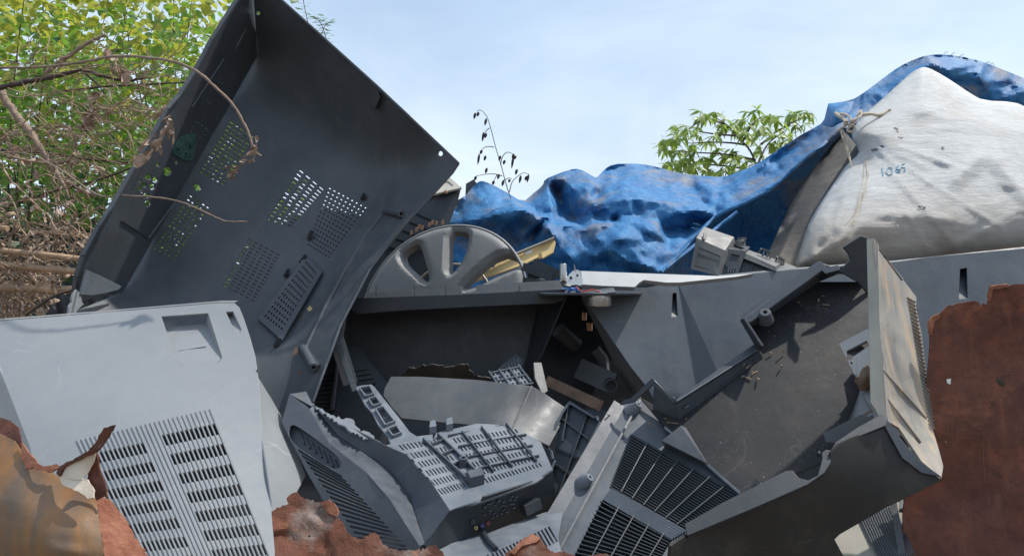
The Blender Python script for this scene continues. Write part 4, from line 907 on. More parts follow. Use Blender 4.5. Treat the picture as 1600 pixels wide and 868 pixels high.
for k in range(15):
    p0 = (1346+k*3.6, 812-k*1.7); p1 = (1383+k*3.3, 890-k*1.6); m = MB(); m.bar(P(*p0, fb2(*p0)), P(*p1, fb2(*p1)), .0024, .005); m.obj('rib', M['dark'], br)
m = MB(); m.bar(P(1396, 784, 1.17), P(1412, 880, 1.09), .01, .006); m.bar(P(1408, 782, 1.17), P(1408, 800, 1.15), .006, .006); m.obj('side_post', M['strip'], br)

# ------------------------------------------------------------------ 13 dark gap behind: fill covers and odds and ends
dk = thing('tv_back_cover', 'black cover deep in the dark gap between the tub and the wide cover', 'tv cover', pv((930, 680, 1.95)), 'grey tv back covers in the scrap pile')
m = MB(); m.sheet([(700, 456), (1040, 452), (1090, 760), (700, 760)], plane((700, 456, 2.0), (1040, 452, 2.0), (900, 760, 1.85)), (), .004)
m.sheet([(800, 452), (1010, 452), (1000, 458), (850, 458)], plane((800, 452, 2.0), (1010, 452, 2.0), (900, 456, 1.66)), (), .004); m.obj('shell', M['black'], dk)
m = MB(); m.tube([P(872, 515, 1.8), P(900, 540, 1.82)], .02, 10); tag(m.obj('grey_tube', M['black']), 'dull grey tube lying in the dark gap beside the hanging motor', 'tube')
m = MB(); m.tube([P(930, 545, 1.8), P(942, 560, 1.8), P(945, 590, 1.79), P(940, 610, 1.78)], .014, 8); m.bar(P(905, 575, 1.8), P(960, 600, 1.75), .05, .01); m.lathe(P(953, 600, 1.74), -FW, [(.016, 0), (.016, .02), (.012, .02), (.012, .002), (0, .002)], 14); tag(m.obj('dark_mechanism', M['dark']), 'dark bracket with a round socket in the shaded gap', 'machine part')
for x, y, s in ((913, 500, 1), (921, 516, 1.3)):
    m = MB(); m.lathe(P(x, y, 1.8), UP, [(0, 0), (.006*s, 0), (.006*s, .018), (.004, .02), (0, .02)], 10)
    tag(m.obj('copper_stub', M['copper']), 'small coppery stub %s in the dark gap below the motor' % ('above the other' if y < 510 else 'below the other'), 'metal part', 'coppery stubs in the dark gap')
m = MB(); m.bar(P(858, 596, 1.62), P(940, 634, 1.52), .022, .012); tag(m.obj('wooden_lath', M['wood']), 'short brown wooden lath lying in the dark gap behind the ribbed end frame', 'wood')
vent_blocker = thing('tv_back_cover', 'added black sheet low behind the pile that keeps the vents dark', 'tv cover', P(600, 1000, 1.75))  # added sheet under the shared cover name, not one of the covers
m = MB(); m.sheet([(-200, 560), (330, 560), (470, 590), (900, 640), (1420, 640), (1420, 1300), (-200, 1300)], plane((-200, 560, 1.62), (1420, 560, 1.72), (600, 1300, 1.25)), (), .004); m.obj('shell', M['black'], vent_blocker)  # added sheet, blocks light and the bright ground so the vents look dark
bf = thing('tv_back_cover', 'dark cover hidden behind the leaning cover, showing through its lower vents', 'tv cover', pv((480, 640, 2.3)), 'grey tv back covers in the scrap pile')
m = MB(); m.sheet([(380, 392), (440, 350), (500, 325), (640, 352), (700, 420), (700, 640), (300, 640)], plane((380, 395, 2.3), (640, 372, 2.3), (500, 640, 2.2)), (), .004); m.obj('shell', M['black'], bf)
# behind the hubcap
sl = thing('black_slab_cover', 'black cover edge with a cream frame wedged behind the wheel cover', 'tv cover', pv((680, 380, 2.0)))
m = MB(); fs = plane((676, 303, 2.30), (720, 292, 2.32), (637, 368, 2.26)); m.sheet([(640, 318), (677, 301), (721, 291), (716, 312), (703, 346), (690, 372), (640, 385), (596, 392)], fs, (), .01)
for k in range(5): p0 = (604+k*11, 384-k*13); p1 = (632+k*13, 392-k*11); m.bar(P(*p0, fs(*p0)), P(*p1, fs(*p1)), .004, .006)
m.obj('slab', M['black'], sl)
m = MB(); ffr = plane((677, 301, 2.285), (720, 292, 2.30), (700, 279, 2.38)); m.sheet([(660, 300), (677, 303), (721, 293), (704, 278), (690, 276)], ffr, [[(682, 298), (709, 290), (700, 283), (690, 285)]], .006); m.sheet([(682, 298), (709, 290), (700, 283), (690, 285)], off(ffr, .01), (), .004); m.obj('cream_frame', M['beige'], sl)
m = MB(); m.lathe(P(697, 300, 2.28), -FW, [(.007, 0), (.006, .01), (0, .012)], 8); m.obj('knob', M['copper'], sl)
vs = thing('vented_black_panel', 'black perforated panel with a stepped end leaning between wheel cover and tarp', 'plastic panel', pv((735, 350, 2.05)))
fv_ = plane((729, 286, 2.52), (747, 289, 2.52), (705, 350, 2.48)); m = MB()
m.sheet([(728, 287), (740, 280), (748, 290), (716, 350), (700, 352), (708, 330), (716, 312), (727, 306)], fv_, slots([(716, 316), (728, 312), (716, 346), (703, 350)], 3, 5, .6, .6), .005); m.obj('panel', M['black'], vs)
ct = thing('contact_comb', 'row of small coppery tabs along the top of the wheel cover', 'metal part', pv((665, 360, 1.9)))
for k, (x, y) in enumerate(((643, 364), (651, 359), (655, 355), (660, 356), (671, 351), (676, 348), (682, 349), (692, 348))):
    m = MB(); m.box8(W3((x-2.2, y+3, 2.14), (x+2.2, y+2, 2.14), (x+2, y-5, 2.14), (x-2, y-4, 2.14)), W3((x-2.2, y+3, 2.16), (x+2.2, y+2, 2.16), (x+2, y-5, 2.16), (x-2, y-4, 2.16))); m.obj('tab', M['copper'], ct)
# ------------------------------------------------------------------ rusty sheets
def dent(f, amp, seed, x0, y0, x1, y1, sp=26):
    c_ = soft(crumple(x0, y0, x1, y1, sp, amp, seed), 3); c2 = crumple(x0, y0, x1, y1, 9, amp*.22, seed+1)
    return lambda x, y: np.atleast_1d(f(x, y))+c_(x, y)+c2(np.atleast_1d(x), np.atleast_1d(y))
rr = thing('rusty_sheet', 'dark red rusty metal sheet with a ragged top standing at the far side', 'metal sheet', P(1530, 960, 1.16), 'torn rusty sheets of the fence')
fr2 = rbf([(1411, 868, 1.12), (1447, 600, 1.17), (1460, 490, 1.185), (1600, 443, 1.165), (1700, 700, 1.11), (1530, 650, 1.155), (1600, 868, 1.10), (1560, 560, 1.172), (1490, 760, 1.15)])
to = [(1453, 500), (1458, 494), (1468, 491), (1474, 484), (1482, 478), (1500, 473), (1523, 469), (1530, 473), (1533, 480), (1536, 474), (1543, 475), (1546, 460), (1548, 446), (1574, 445), (1600, 443), (1640, 441), (1720, 440)]
fr2 = dent(fr2, .0022, 41, 1390, 420, 1740, 950, 40)
rim_ = rough(to, 6, 1.0, seed=1)[:-60] if False else [(x+rng.normal()*.6, y+rng.normal()*.8) for x, y in densify(to, 6)[:]]
k_ = [i for i, p in enumerate(rim_) if p[0] > 1715][0]; rim_ = rim_[:k_+1]
m = MB(); m.sheet(rim_+[(1720, 930), (1408, 930), (1409, 868), (1411, 800), (1420, 730), (1440, 640), (1449, 590), (1453, 540)], fr2, [circ(1478, 690, 1.2, 6)], .0022, 8); m.obj('sheet', M['rust_red'], rr)
for q in ([(1452, 520), (1452, 500), (1458, 493), (1468, 490), (1470, 496), (1460, 503), (1456, 525)], [(1544, 470), (1547, 446), (1574, 444), (1574, 449), (1552, 452), (1548, 470)]):
    m = MB(); m.sheet(rough(q, 4, .5, seed=4), off(fr2, -.004), (), .004); m.obj('bent_edge', M['rust_torn'], rr)
m = MB(); p = P(1562, 597, fr2(1562, 597)[0]); m.lathe(p, CAM-p, [(.008, 0), (.007, .001), (.005, .002), (0, .0022)], 6); m.obj('rivet', M['darkbark'], rr)
m = MB()
for q in (((1467, 583), (1500, 587), (1540, 588), (1590, 582)), ((1556, 603), (1550, 620), (1543, 640)), ((1535, 662), (1536, 700), (1539, 756))):
    for i in range(len(q)-1): m.bar(P(*q[i], fr2(*q[i])[0]), P(*q[i+1], fr2(*q[i+1])[0]), .0006, .0004)
m.obj('scratch', M['rust_torn'], rr, kind='stuff')
m = MB(); m.sheet([(1479, 592), (1486, 591), (1485, 600), (1480, 598)], off(fr2, -.001), (), .001); m.obj('paint_chip', M['white'], rr)

lr = thing('rusty_sheet', 'ochre brown streaked metal sheet with a torn curled corner at the lower left', 'metal sheet', P(80, 960, .74), 'torn rusty sheets of the fence')
lf = rbf([(-60, 640, .80), (30, 690, .775), (95, 745, .75), (160, 780, .735), (0, 868, .73), (90, 868, .70), (165, 868, .71), (230, 868, .725), (20, 760, .745), (120, 820, .708), (60, 920, .72)])
lf = dent(lf, .0012, 43, -100, 600, 300, 950, 34)
ed = [(-80, 668), (0, 676), (22, 688), (34, 705), (60, 728), (78, 733), (92, 745), (110, 758), (135, 768), (150, 779), (163, 868), (168, 930)]
m = MB(); m.sheet([(x+rng.normal()*.5, y+rng.normal()*.7) for x, y in densify(ed, 6) if not (y > 935)][:70]+[(168, 930), (-80, 930)] if False else ed+[(-80, 930)], lf, (), .002, 7); m.obj('sheet', M['rust_ochre'], lr)
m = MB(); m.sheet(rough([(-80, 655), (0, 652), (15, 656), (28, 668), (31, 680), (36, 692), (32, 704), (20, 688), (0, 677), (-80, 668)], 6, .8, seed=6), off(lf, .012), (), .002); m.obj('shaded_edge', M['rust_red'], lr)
m = MB(); m.sheet(rough([(33, 690), (40, 700), (58, 722), (70, 729), (88, 724), (98, 729), (80, 737), (62, 733), (40, 730), (33, 712)], 5, 1.2, seed=7), rbf([(33, 690, .77), (98, 729, .742), (40, 730, .752), (60, 722, .75), (62, 733, .745)]), (), .002); m.obj('torn_edge', M['rust_torn'], lr)
m = MB(); m.sheet(rough([(150, 779), (162, 776), (172, 778), (180, 790), (195, 806), (212, 838), (226, 858), (240, 885), (252, 930), (168, 930), (163, 868)], 6, .9, seed=8), rbf([(150, 779, .74), (172, 778, .745), (226, 858, .735), (168, 930, .70), (252, 930, .73), (163, 868, .708)]), (), .002); m.obj('folded_strip', M['rust_torn'], lr)
# curled flap: cream painted face with a red rusty back and rim
fc = rbf([(87, 737, .745), (95, 729, .742), (150, 700, .722), (140, 745, .728), (128, 748, .722), (175, 666, .715)])
m = MB(); m.sheet([(88, 742), (90, 733), (100, 726), (120, 716), (140, 708), (150, 702), (146, 722), (138, 738), (128, 749), (108, 748), (94, 746)], fc, (), .0015, 8); m.obj('painted_flap', M['creampaint'], lr)
m = MB(); m.sheet(rough([(88, 738), (94, 727), (118, 714), (138, 703), (150, 690), (162, 668), (178, 664), (174, 672), (166, 686), (156, 700), (149, 707), (140, 710), (120, 719), (100, 729), (92, 742)], 5, .7, seed=9), off(fc, -.004), (), .003); m.obj('curled_rim', M['rust_mid'], lr)
m = MB(); m.sheet(rough([(150, 702), (153, 722), (157, 740), (165, 755), (167, 775), (150, 780), (143, 765), (136, 748), (138, 738), (146, 722)], 5, .8, seed=10), off(fc, .004), [[(143, 724), (146, 722), (145, 728)], [(138, 734), (141, 732), (140, 738)], [(132, 742), (135, 740), (134, 745)]], .002); m.obj('torn_back', M['rust_red'], lr)
m = MB(); m.sheet(rough([(94, 746), (128, 749), (136, 748), (147, 765), (146, 777), (138, 779), (128, 770), (110, 762), (96, 756)], 6, .7, seed=11), rbf([(94, 746, .738), (136, 748, .722), (146, 777, .712), (110, 762, .72)]), (), .002); m.obj('bare_patch', M['creampaint'], lr)

mr = thing('rusty_sheet', 'ragged orange rusty sheet with bare grey patches in the middle at the bottom', 'metal sheet', P(560, 960, .86), 'torn rusty sheets of the fence')
mf = rbf([(424, 795, .87), (460, 770, .88), (440, 868, .83), (530, 800, .865), (560, 868, .835), (690, 868, .86), (500, 850, .85), (600, 920, .82)])
mf = dent(mf, .0026, 45, 400, 740, 740, 950)
ed = [(424, 797), (440, 790), (450, 785), (447, 778), (456, 771), (464, 769), (470, 775), (488, 782), (500, 785), (512, 781), (522, 786), (527, 798), (524, 806), (536, 817), (540, 828), (552, 838), (565, 840), (575, 836), (584, 831), (592, 836), (597, 848), (610, 855), (626, 860), (640, 858), (662, 858), (672, 850), (682, 851), (690, 862), (705, 880)]
def lim(e, sd, st=3, am=1.1):
    r = np.random.default_rng(sd); o = []
    for i in range(len(e)-1):
        a_ = np.array(e[i], float); b_ = np.array(e[i+1], float); k = max(1, int(np.linalg.norm(b_-a_)/st))
        o += [tuple(a_+(b_-a_)*j/k+r.normal(size=2)*am) for j in range(k)]
    return o+[e[-1]]
m = MB(); m.sheet(lim(ed, 12)+[(720, 930), (434, 930), (430, 868)], mf, [circ(483, 837, 2, 7)], .0022, 6); m.obj('sheet', M['rust_mid'], mr)
m = MB(); m.sheet(rough([(500, 785), (512, 780), (522, 785), (528, 798), (525, 806), (514, 800)], 4, .7, seed=13), off(mf, -.004), (), .004); m.obj('bent_edge', M['rust_torn'], mr)
tr_ = thing('rusty_sheet', 'small torn rusty tip of metal rising between the ribbed cover and the grille', 'metal sheet', P(860, 940, .86), 'torn rusty sheets of the fence')
tf = rbf([(785, 872, .875), (832, 834, .885), (870, 865, .865), (945, 862, .86), (860, 930, .83), (820, 870, .86)])
tf = dent(tf, .0026, 47, 760, 810, 980, 950)
ed = [(775, 880), (790, 864), (800, 858), (812, 845), (822, 837), (833, 833), (842, 838), (848, 846), (856, 856), (866, 863), (878, 861), (890, 865), (905, 871), (925, 868), (944, 862), (952, 866), (960, 880)]
m = MB(); m.sheet(lim(ed, 14)+[(965, 930), (770, 930)], tf, (), .0022, 6); m.obj('sheet', M['rust_mid'], tr_)
m = MB(); m.sheet(lim([(796, 862), (812, 845), (822, 837), (833, 833), (845, 840)], 15, 4, .6)+[(838, 846), (815, 852), (804, 866)], off(tf, -.004), (), .004); m.obj('bent_edge', M['rust_torn'], tr_)

# ------------------------------------------------------------------ white woven sack
SO = [(1240, 417), (1250, 390), (1262, 352), (1276, 326), (1300, 290), (1325, 255), (1343, 240), (1338, 226), (1330, 215), (1334, 196), (1350, 178), (1375, 158), (1405, 130), (1428, 110), (1444, 104), (1460, 110), (1490, 128), (1516, 146), (1536, 157), (1584, 159), (1605, 168), (1660, 200), (1740, 260), (1770, 330), (1740, 400), (1650, 400), (1600, 398), (1550, 404), (1500, 408), (1460, 412), (1440, 416), (1415, 420), (1398, 422), (1365, 424), (1325, 426), (1285, 426), (1262, 424)]
SO = smooth_loop(SO, 1)
ridge = []
def seg(p, q, n): return [(p[0]+(q[0]-p[0])*i/n, p[1]+(q[1]-p[1])*i/n) for i in range(n+1)]
off_pts = [(x, y, 0.) for x, y in densify(SO, 30)]
for l, h in (([(1420, 166), (1480, 182), (1550, 195), (1610, 210)], .035), ([(1480, 292), (1512, 262), (1543, 235), (1575, 265), (1610, 318)], .045), ([(1330, 330), (1345, 300), (1360, 270), (1378, 240)], .022), ([(1270, 385), (1300, 350), (1318, 318)], .03), ([(1380, 350), (1440, 330), (1500, 345), (1560, 372)], .035), ([(1444, 112), (1446, 140), (1430, 165)], .02),
             ([(1300, 392), (1318, 370), (1322, 350)], .018), ([(1600, 250), (1650, 290), (1700, 330)], .03)):
    for i in range(len(l)-1): off_pts += [(x, y, h) for x, y in seg(l[i], l[i+1], 3)]
for l, h in (([(1345, 385), (1400, 375), (1450, 372)], -.012), ([(1300, 330), (1325, 290), (1345, 255)], -.014), ([(1285, 385), (1300, 370)], -.02)):
    for i in range(len(l)-1): off_pts += [(x, y, h) for x, y in seg(l[i], l[i+1], 3)]
wr0 = pwl(off_pts); wr1 = crumple(1200, 60, 1800, 450, 38, .0022, 3); wr2 = crumple(1200, 60, 1800, 450, 16, .0006, 4)
wrink = soft(lambda x, y: .3*wr0(x, y)+wr1(x, y)+wr2(x, y), 1.8)
cr_r = np.random.default_rng(77); SL_ = []
for k in range(26):      # folds fanning out from the tied mouth
    t = cr_r.uniform(-.55, 1.25); r0 = cr_r.uniform(10, 120); r1 = r0+cr_r.uniform(60, 190); x0 = 1338; y0 = 208
    SL_.append((x0+r0*math.cos(t), y0+r0*math.sin(t), x0+r1*math.cos(t+cr_r.normal()*.05), y0+r1*math.sin(t+cr_r.normal()*.05), cr_r.uniform(.0012, .0035), cr_r.uniform(3.5, 8)))
for k in range(34):      # slack wrinkles
    x0 = cr_r.uniform(1260, 1620); y0 = cr_r.uniform(180, 390); t = -.5+cr_r.normal()*.45; l_ = cr_r.uniform(25, 90); SL_.append((x0, y0, x0+l_*math.cos(t), y0+l_*math.sin(t), cr_r.choice([-1, 1])*cr_r.uniform(.0008, .0022), cr_r.uniform(3.5, 7)))
SL_ += [(1420, 166, 1500, 186, .010, 16), (1500, 186, 1620, 212, .009, 16), (1480, 292, 1543, 236, .014, 20), (1543, 236, 1615, 320, .014, 20), (1444, 108, 1432, 168, .008, 14), (1470, 122, 1540, 172, .006, 9), (1360, 330, 1500, 345, .006, 12), (1300, 392, 1330, 340, .008, 10), (1480, 390, 1560, 350, .007, 12)]
sack_cr = creases(SL_)
sbase = plane((1240, 417, 1.86), (1450, 104, 2.28), (1600, 384, 1.92))
def sack_d(x, y):
    x = np.atleast_1d(np.asarray(x, float)); y = np.atleast_1d(np.asarray(y, float))
    dd = np.clip(dist_loop(SO, np.stack([x, y], 1))/95, 0, 1)
    return sbase(x, y)-.17*np.sqrt(1-(1-dd)**2)-(wrink(x, y)+sack_cr(x, y))*np.minimum(1, dd*5)
def sack_b(x, y):
    dd = np.clip(dist_loop(SO, np.stack([np.atleast_1d(x), np.atleast_1d(y)], 1))/110, 0, 1); return sbase(x, y)+.30*np.sqrt(1-(1-dd)**2)
sk = thing('woven_sack', 'bulging dirty white woven sack on top of the pile, tied at its mouth', 'sack', P(1450, 410, 1.95))
m = MB(); m.sheet(SO, sack_d, (), .0015, 4.5, jit=1); m.sheet(SO, sack_b, (), .0015, 24, toward=(0, 9, 3)); m.obj('body', M['sack'], sk, ang=180)
m = MB()       # faded handwriting
for st in ([(1378, 262), (1380, 277)], [(1388, 262), (1394, 263), (1394, 272), (1388, 274), (1384, 270), (1388, 262)], [(1405, 257), (1400, 264), (1401, 270), (1406, 270), (1407, 265), (1401, 265)], [(1414, 256), (1409, 257), (1409, 262), (1414, 262), (1414, 267), (1409, 269)]):
    st = [tuple(p) for p in densify(st, 2.5)[:max(2, int(sum(np.hypot(st[i+1][0]-st[i][0], st[i+1][1]-st[i][1]) for i in range(len(st)-1))/2.5))]]
    for i in range(len(st)-1): m.bar(P(*st[i], sack_d(*st[i])[0]-.001), P(*st[i+1], sack_d(*st[i+1])[0]-.001), .0026, .0006)
m.obj('handwritten_number', M['ink'], sk)
m = MB()
for x, y, r_ in ((1374, 231, 6), (1402, 202, 3.5), (1410, 213, 3), (1474, 231, 2), (1441, 324, 4)):
    for k in range(3):
        xx = x+rng.normal()*r_*.8; yy = y+rng.normal()*r_*.5
        m.sheet(rough(circ(xx, yy, r_*.5, 7, r_*.3), 3, r_*.15, seed=k+int(x)), lambda a_, b_: sack_d(a_, b_)-.003, (), .001)
m.obj('frayed_hole', M['dark'], sk, kind='stuff')
m = MB()
for k in range(6):
    q = [(1346+k*1.5+rng.normal()*2, 246), (1350+rng.normal()*3+k, 275), (1346+rng.normal()*3+k, 300), (1338+rng.normal()*4+k, 330), (1326+rng.normal()*4+k, 352)]
    m.tube([P(x, y, sack_d(x, y)[0]-.0015) for x, y in q], .0006, 5)
m.obj('seam_thread', M['rope'], sk)

# ------------------------------------------------------------------ blue tarpaulin
TO = [(690, 440), (698, 350), (706, 330), (716, 318), (730, 302), (744, 286), (752, 282), (762, 285), (790, 299), (817, 316), (832, 303), (848, 290), (851, 280), (870, 272), (890, 265), (905, 263), (928, 276), (932, 278), (945, 264), (958, 257), (985, 255), (1010, 257), (1035, 263), (1060, 270), (1090, 274), (1130, 277), (1150, 270), (1180, 258), (1210, 238), (1240, 218), (1268, 202), (1288, 190), (1292, 170), (1294, 162), (1330, 157), (1350, 145), (1380, 122), (1405, 104), (1430, 92), (1450, 86), (1478, 85), (1510, 90), (1540, 98), (1570, 110), (1600, 122), (1660, 148), (1720, 180), (1720, 260), (1600, 230), (1500, 200), (1440, 170), (1380, 190), (1352, 186), (1335, 200), (1316, 206), (1300, 218), (1280, 232), (1255, 253), (1230, 275), (1200, 300), (1165, 318), (1140, 328), (1118, 340), (1104, 353), (1096, 362), (1085, 372), (1060, 400), (1033, 426), (1010, 470), (690, 470)]
TO = smooth_loop(TO, 1)
ctl = []
def ln(pts, n=4):
    for i in range(len(pts)-1):
        a_ = np.array(pts[i], float); b_ = np.array(pts[i+1], float)
        for k in range(n): ctl.append(tuple(a_+(b_-a_)*k/n))
    ctl.append(tuple(map(float, pts[-1])))
# outline of the heap, farther back at its crest
ln([(690, 470, 2.16), (698, 350, 2.26), (752, 282, 2.34), (817, 316, 2.34)], 4)
ln([(817, 316, 2.40), (848, 290, 2.42), (851, 280, 2.42)], 3); ln([(862, 276, 2.40), (905, 263, 2.46), (930, 277, 2.44)], 3)
ln([(940, 268, 2.52), (985, 255, 2.56), (1060, 270, 2.56), (1130, 278, 2.52)], 3)
# left flap crease, with the hump in front of it
ln([(725, 345, 2.20), (765, 338, 2.17), (805, 324, 2.13), (830, 329, 2.12), (868, 368, 2.10), (880, 400, 2.09)], 3)
ln([(790, 365, 2.19), (830, 385, 2.20), (850, 420, 2.17)], 3); ln([(740, 380, 2.21), (770, 420, 2.19), (800, 450, 2.15)], 2)
ln([(760, 325, 2.23), (800, 312, 2.26)], 2)
# pointed hump: light left facet, dark hollow, broad front
ln([(830, 322, 2.33), (846, 345, 2.24)], 2); ln([(853, 292, 2.36), (862, 315, 2.28), (865, 345, 2.22)], 3)
ln([(870, 300, 2.44), (878, 325, 2.42), (890, 342, 2.38), (902, 347, 2.32)], 3)
ln([(885, 285, 2.36), (908, 312, 2.29), (935, 340, 2.24), (960, 346, 2.22)], 3)
ln([(925, 290, 2.34), (922, 312, 2.28)], 2)
# bright roll running right
ln([(936, 300, 2.36), (945, 292, 2.36), (975, 284, 2.37), (1000, 290, 2.36), (1040, 300, 2.34), (1100, 318, 2.30)], 2)
ln([(930, 320, 2.23), (960, 312, 2.20), (1000, 310, 2.19), (1040, 316, 2.19), (1085, 322, 2.20), (1110, 326, 2.20)], 3)
ln([(955, 335, 2.185), (985, 338, 2.17), (1010, 343, 2.16)], 2)
ln([(965, 278, 2.48), (1000, 276, 2.47), (1040, 284, 2.46), (1085, 300, 2.42)], 2); ln([(1060, 285, 2.44), (1125, 290, 2.42)], 2)
# front roll over the lower hem
ln([(860, 348, 2.18), (900, 352, 2.16), (950, 346, 2.16)], 2)
ln([(880, 372, 2.11), (900, 362, 2.10), (940, 352, 2.10), (985, 343, 2.10), (1015, 350, 2.09), (1030, 362, 2.08)], 3)
ln([(890, 400, 2.05), (930, 395, 2.03), (970, 390, 2.02), (1010, 395, 2.02)], 2); ln([(900, 430, 2.05), (950, 432, 2.03), (1000, 432, 2.02), (1035, 425, 2.0)], 2)
ln([(1030, 345, 2.16), (1060, 332, 2.15), (1100, 326, 2.15), (1112, 332, 2.15)], 2); ln([(1040, 362, 2.20), (1075, 358, 2.22), (1100, 352, 2.20)], 2)
ln([(1045, 385, 2.07), (1070, 378, 2.08), (1092, 364, 2.10)], 2)
# long slope up to the tie, its hem and the fold over the sack
ln([(1116, 300, 2.34), (1118, 335, 2.20)], 2); ln([(1150, 280, 2.38), (1155, 300, 2.30), (1160, 318, 2.19)], 2); ln([(1210, 245, 2.42), (1220, 262, 2.35), (1232, 272, 2.19)], 2)
ln([(1265, 210, 2.42), (1275, 222, 2.34), (1284, 228, 2.18)], 2); ln([(1290, 175, 2.40), (1300, 195, 2.30), (1312, 206, 2.16)], 2)
ln([(1340, 155, 2.42), (1350, 172, 2.36), (1360, 182, 2.30)], 2); ln([(1400, 108, 2.48), (1412, 122, 2.36), (1430, 140, 2.42)], 2)
ln([(1450, 88, 2.46), (1455, 98, 2.36), (1465, 125, 2.44)], 2); ln([(1540, 100, 2.46), (1530, 118, 2.35), (1540, 140, 2.40), (1560, 170, 2.46)], 2); ln([(1600, 124, 2.46), (1600, 140, 2.36), (1600, 170, 2.42)], 2); ln([(1720, 185, 2.46), (1700, 240, 2.44)], 2)
ln([(1480, 108, 2.33), (1500, 125, 2.42), (1530, 128, 2.42)], 2)
seen_ = {}; 
for c_ in ctl: seen_[(round(c_[0]/3), round(c_[1]/3))] = c_
td0 = pwl(list(seen_.values())); td1 = crumple(660, 60, 1740, 490, 40, .017, 11); td2 = crumple(660, 60, 1740, 490, 17, .0075, 12); td3 = crumple(660, 60, 1740, 490, 8, .0022, 13)
td_a = soft(td0, 2.5); td_b = soft(lambda x, y: td1(x, y)+td2(x, y), 1.2)
tpl = plane(*[(c_[0], c_[1], c_[2]) for c_ in seen_.values()])
TL_ = []
for k in range(170):
    x0 = cr_r.uniform(700, 1300); y0 = cr_r.uniform(260, 430) if x0 < 1100 else 330-(x0-1100)*.75+cr_r.normal()*22; t = cr_r.uniform(-1.1, .9); l_ = cr_r.uniform(15, 70)
    TL_.append((x0, y0, x0+l_*math.cos(t), y0+l_*math.sin(t), -cr_r.choice([-1, 1])*cr_r.uniform(.002, .009), cr_r.uniform(3, 10)))
for k in range(26):
    x0 = cr_r.uniform(1320, 1640); y0 = 90+abs(x0-1460)*.25+cr_r.uniform(0, 40); t = cr_r.uniform(-.4, .9); l_ = cr_r.uniform(20, 60); TL_.append((x0, y0, x0+l_*math.cos(t), y0+l_*math.sin(t), -cr_r.choice([-1, 1])*cr_r.uniform(.002, .007), cr_r.uniform(3, 8)))
for k in range(34):      # long folds in the bunched middle
    x0 = cr_r.uniform(720, 1060); y0 = cr_r.uniform(290, 420); t = cr_r.choice([-.75, .25, .9])+cr_r.normal()*.25; l_ = cr_r.uniform(50, 130)
    TL_.append((x0, y0, x0+l_*math.cos(t), y0+l_*math.sin(t), -cr_r.choice([-1, 1])*cr_r.uniform(.010, .022), cr_r.uniform(8, 18)))
for k in range(16):      # pleats running up the slope beside the sack
    e = cr_r.uniform(4, 60); s0 = cr_r.uniform(0, .6); s1 = s0+cr_r.uniform(.2, .4)
    TL_.append((1120+185*s0-e*.3, 325-130*s0-e, 1120+185*s1-e*.3, 325-130*s1-e, -cr_r.choice([-1, 1])*cr_r.uniform(.004, .011), cr_r.uniform(4, 9)))
tarp_cr = creases(TL_)
def tarp_d(x, y): return tarp_cr(x, y)+ td_a(x, y)+.4*(td_a(x, y)-tpl(x, y))*np.exp(-np.abs(np.atleast_1d(x)-930)/260)+td_b(x, y)+td3(np.atleast_1d(x), np.atleast_1d(y))+.10
tp_ = thing('blue_tarpaulin', 'crumpled dirty blue tarpaulin draped over the heap and up over the white sack', 'tarpaulin', P(1000, 480, 2.15))
m = MB(); m.sheet(TO, tarp_d, (), .002, 4, jit=1); m.obj('sheet', M['tarp'], tp_, ang=42)
hem = [(1312, 207), (1284, 230), (1255, 253), (1230, 275), (1200, 300), (1165, 318), (1140, 328), (1118, 340), (1104, 353), (1096, 362), (1085, 372), (1060, 400), (1033, 426)]
m = MB(); hq = [P(x-1, y-1, tarp_d(x, y)[0]-.001) for x, y in densify(hem, 10)[:-14] if y < 427]; m.tube(hq[:44], .006, 6); m.obj('hem', M['tarp'], tp_)
m = MB(); m.sheet([(1110, 330), (1165, 300), (1230, 262), (1290, 215), (1335, 188), (1372, 195), (1372, 230), (1345, 250), (1290, 330), (1250, 450), (1000, 460), (1030, 415), (1090, 365)], rbf([(1110, 330, 2.36), (1165, 300, 2.42), (1290, 222, 2.42), (1345, 250, 2.5), (1230, 430, 2.3), (1000, 460, 2.32), (1085, 440, 2.4), (1150, 370, 2.55), (1240, 330, 2.56)]), (), .002, 14); m.obj('inner_fold', M['tarp'], tp_, ang=180)
m = MB(); m.sheet([(1294, 162), (1288, 186), (1285, 196), (1300, 199), (1318, 190), (1330, 172), (1334, 158), (1310, 160)], rbf([(1294, 162, 2.32), (1286, 195, 2.27), (1334, 158, 2.2), (1318, 190, 2.12), (1305, 178, 2.14)]), (), .002, 6); m.obj('folded_corner', M['tarp'], tp_, ang=180)
m = MB(); r_ = np.random.default_rng(5)
for x, y in ((1095, 352), (1092, 358), (1096, 362)):
    p = P(x, y, 2.08); m.tube([p, p+np.array([-.012, 0, .004]), p+np.array([-.022, 0, .009+.004*r_.normal()])], .0009, 4)
for x, y in ((1475, 84), (1486, 86), (1500, 88), (1540, 99), (1547, 101)):
    p = P(x, y, 2.45); m.tube([p, p+np.array([.008, 0, .006]), p+np.array([.014, 0, .003+.006*r_.normal()])], .0009, 4)
m.obj('loose_thread', M['tarp'], tp_, kind='stuff')
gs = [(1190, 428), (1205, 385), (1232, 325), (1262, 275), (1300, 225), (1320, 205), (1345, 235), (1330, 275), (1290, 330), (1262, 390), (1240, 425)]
m = MB(); m.sheet(gs, rbf([(1150, 425, 2.05), (1180, 330, 2.3), (1260, 250, 2.34), (1345, 235, 2.2), (1240, 425, 1.96), (1262, 350, 2.06), (1220, 340, 2.2)]), (), .002, 12); tag(m.obj('grey_sheet', M['greysack'], ang=180), 'grey brown woven sheet in the shade between tarpaulin hem and white sack', 'sheet')

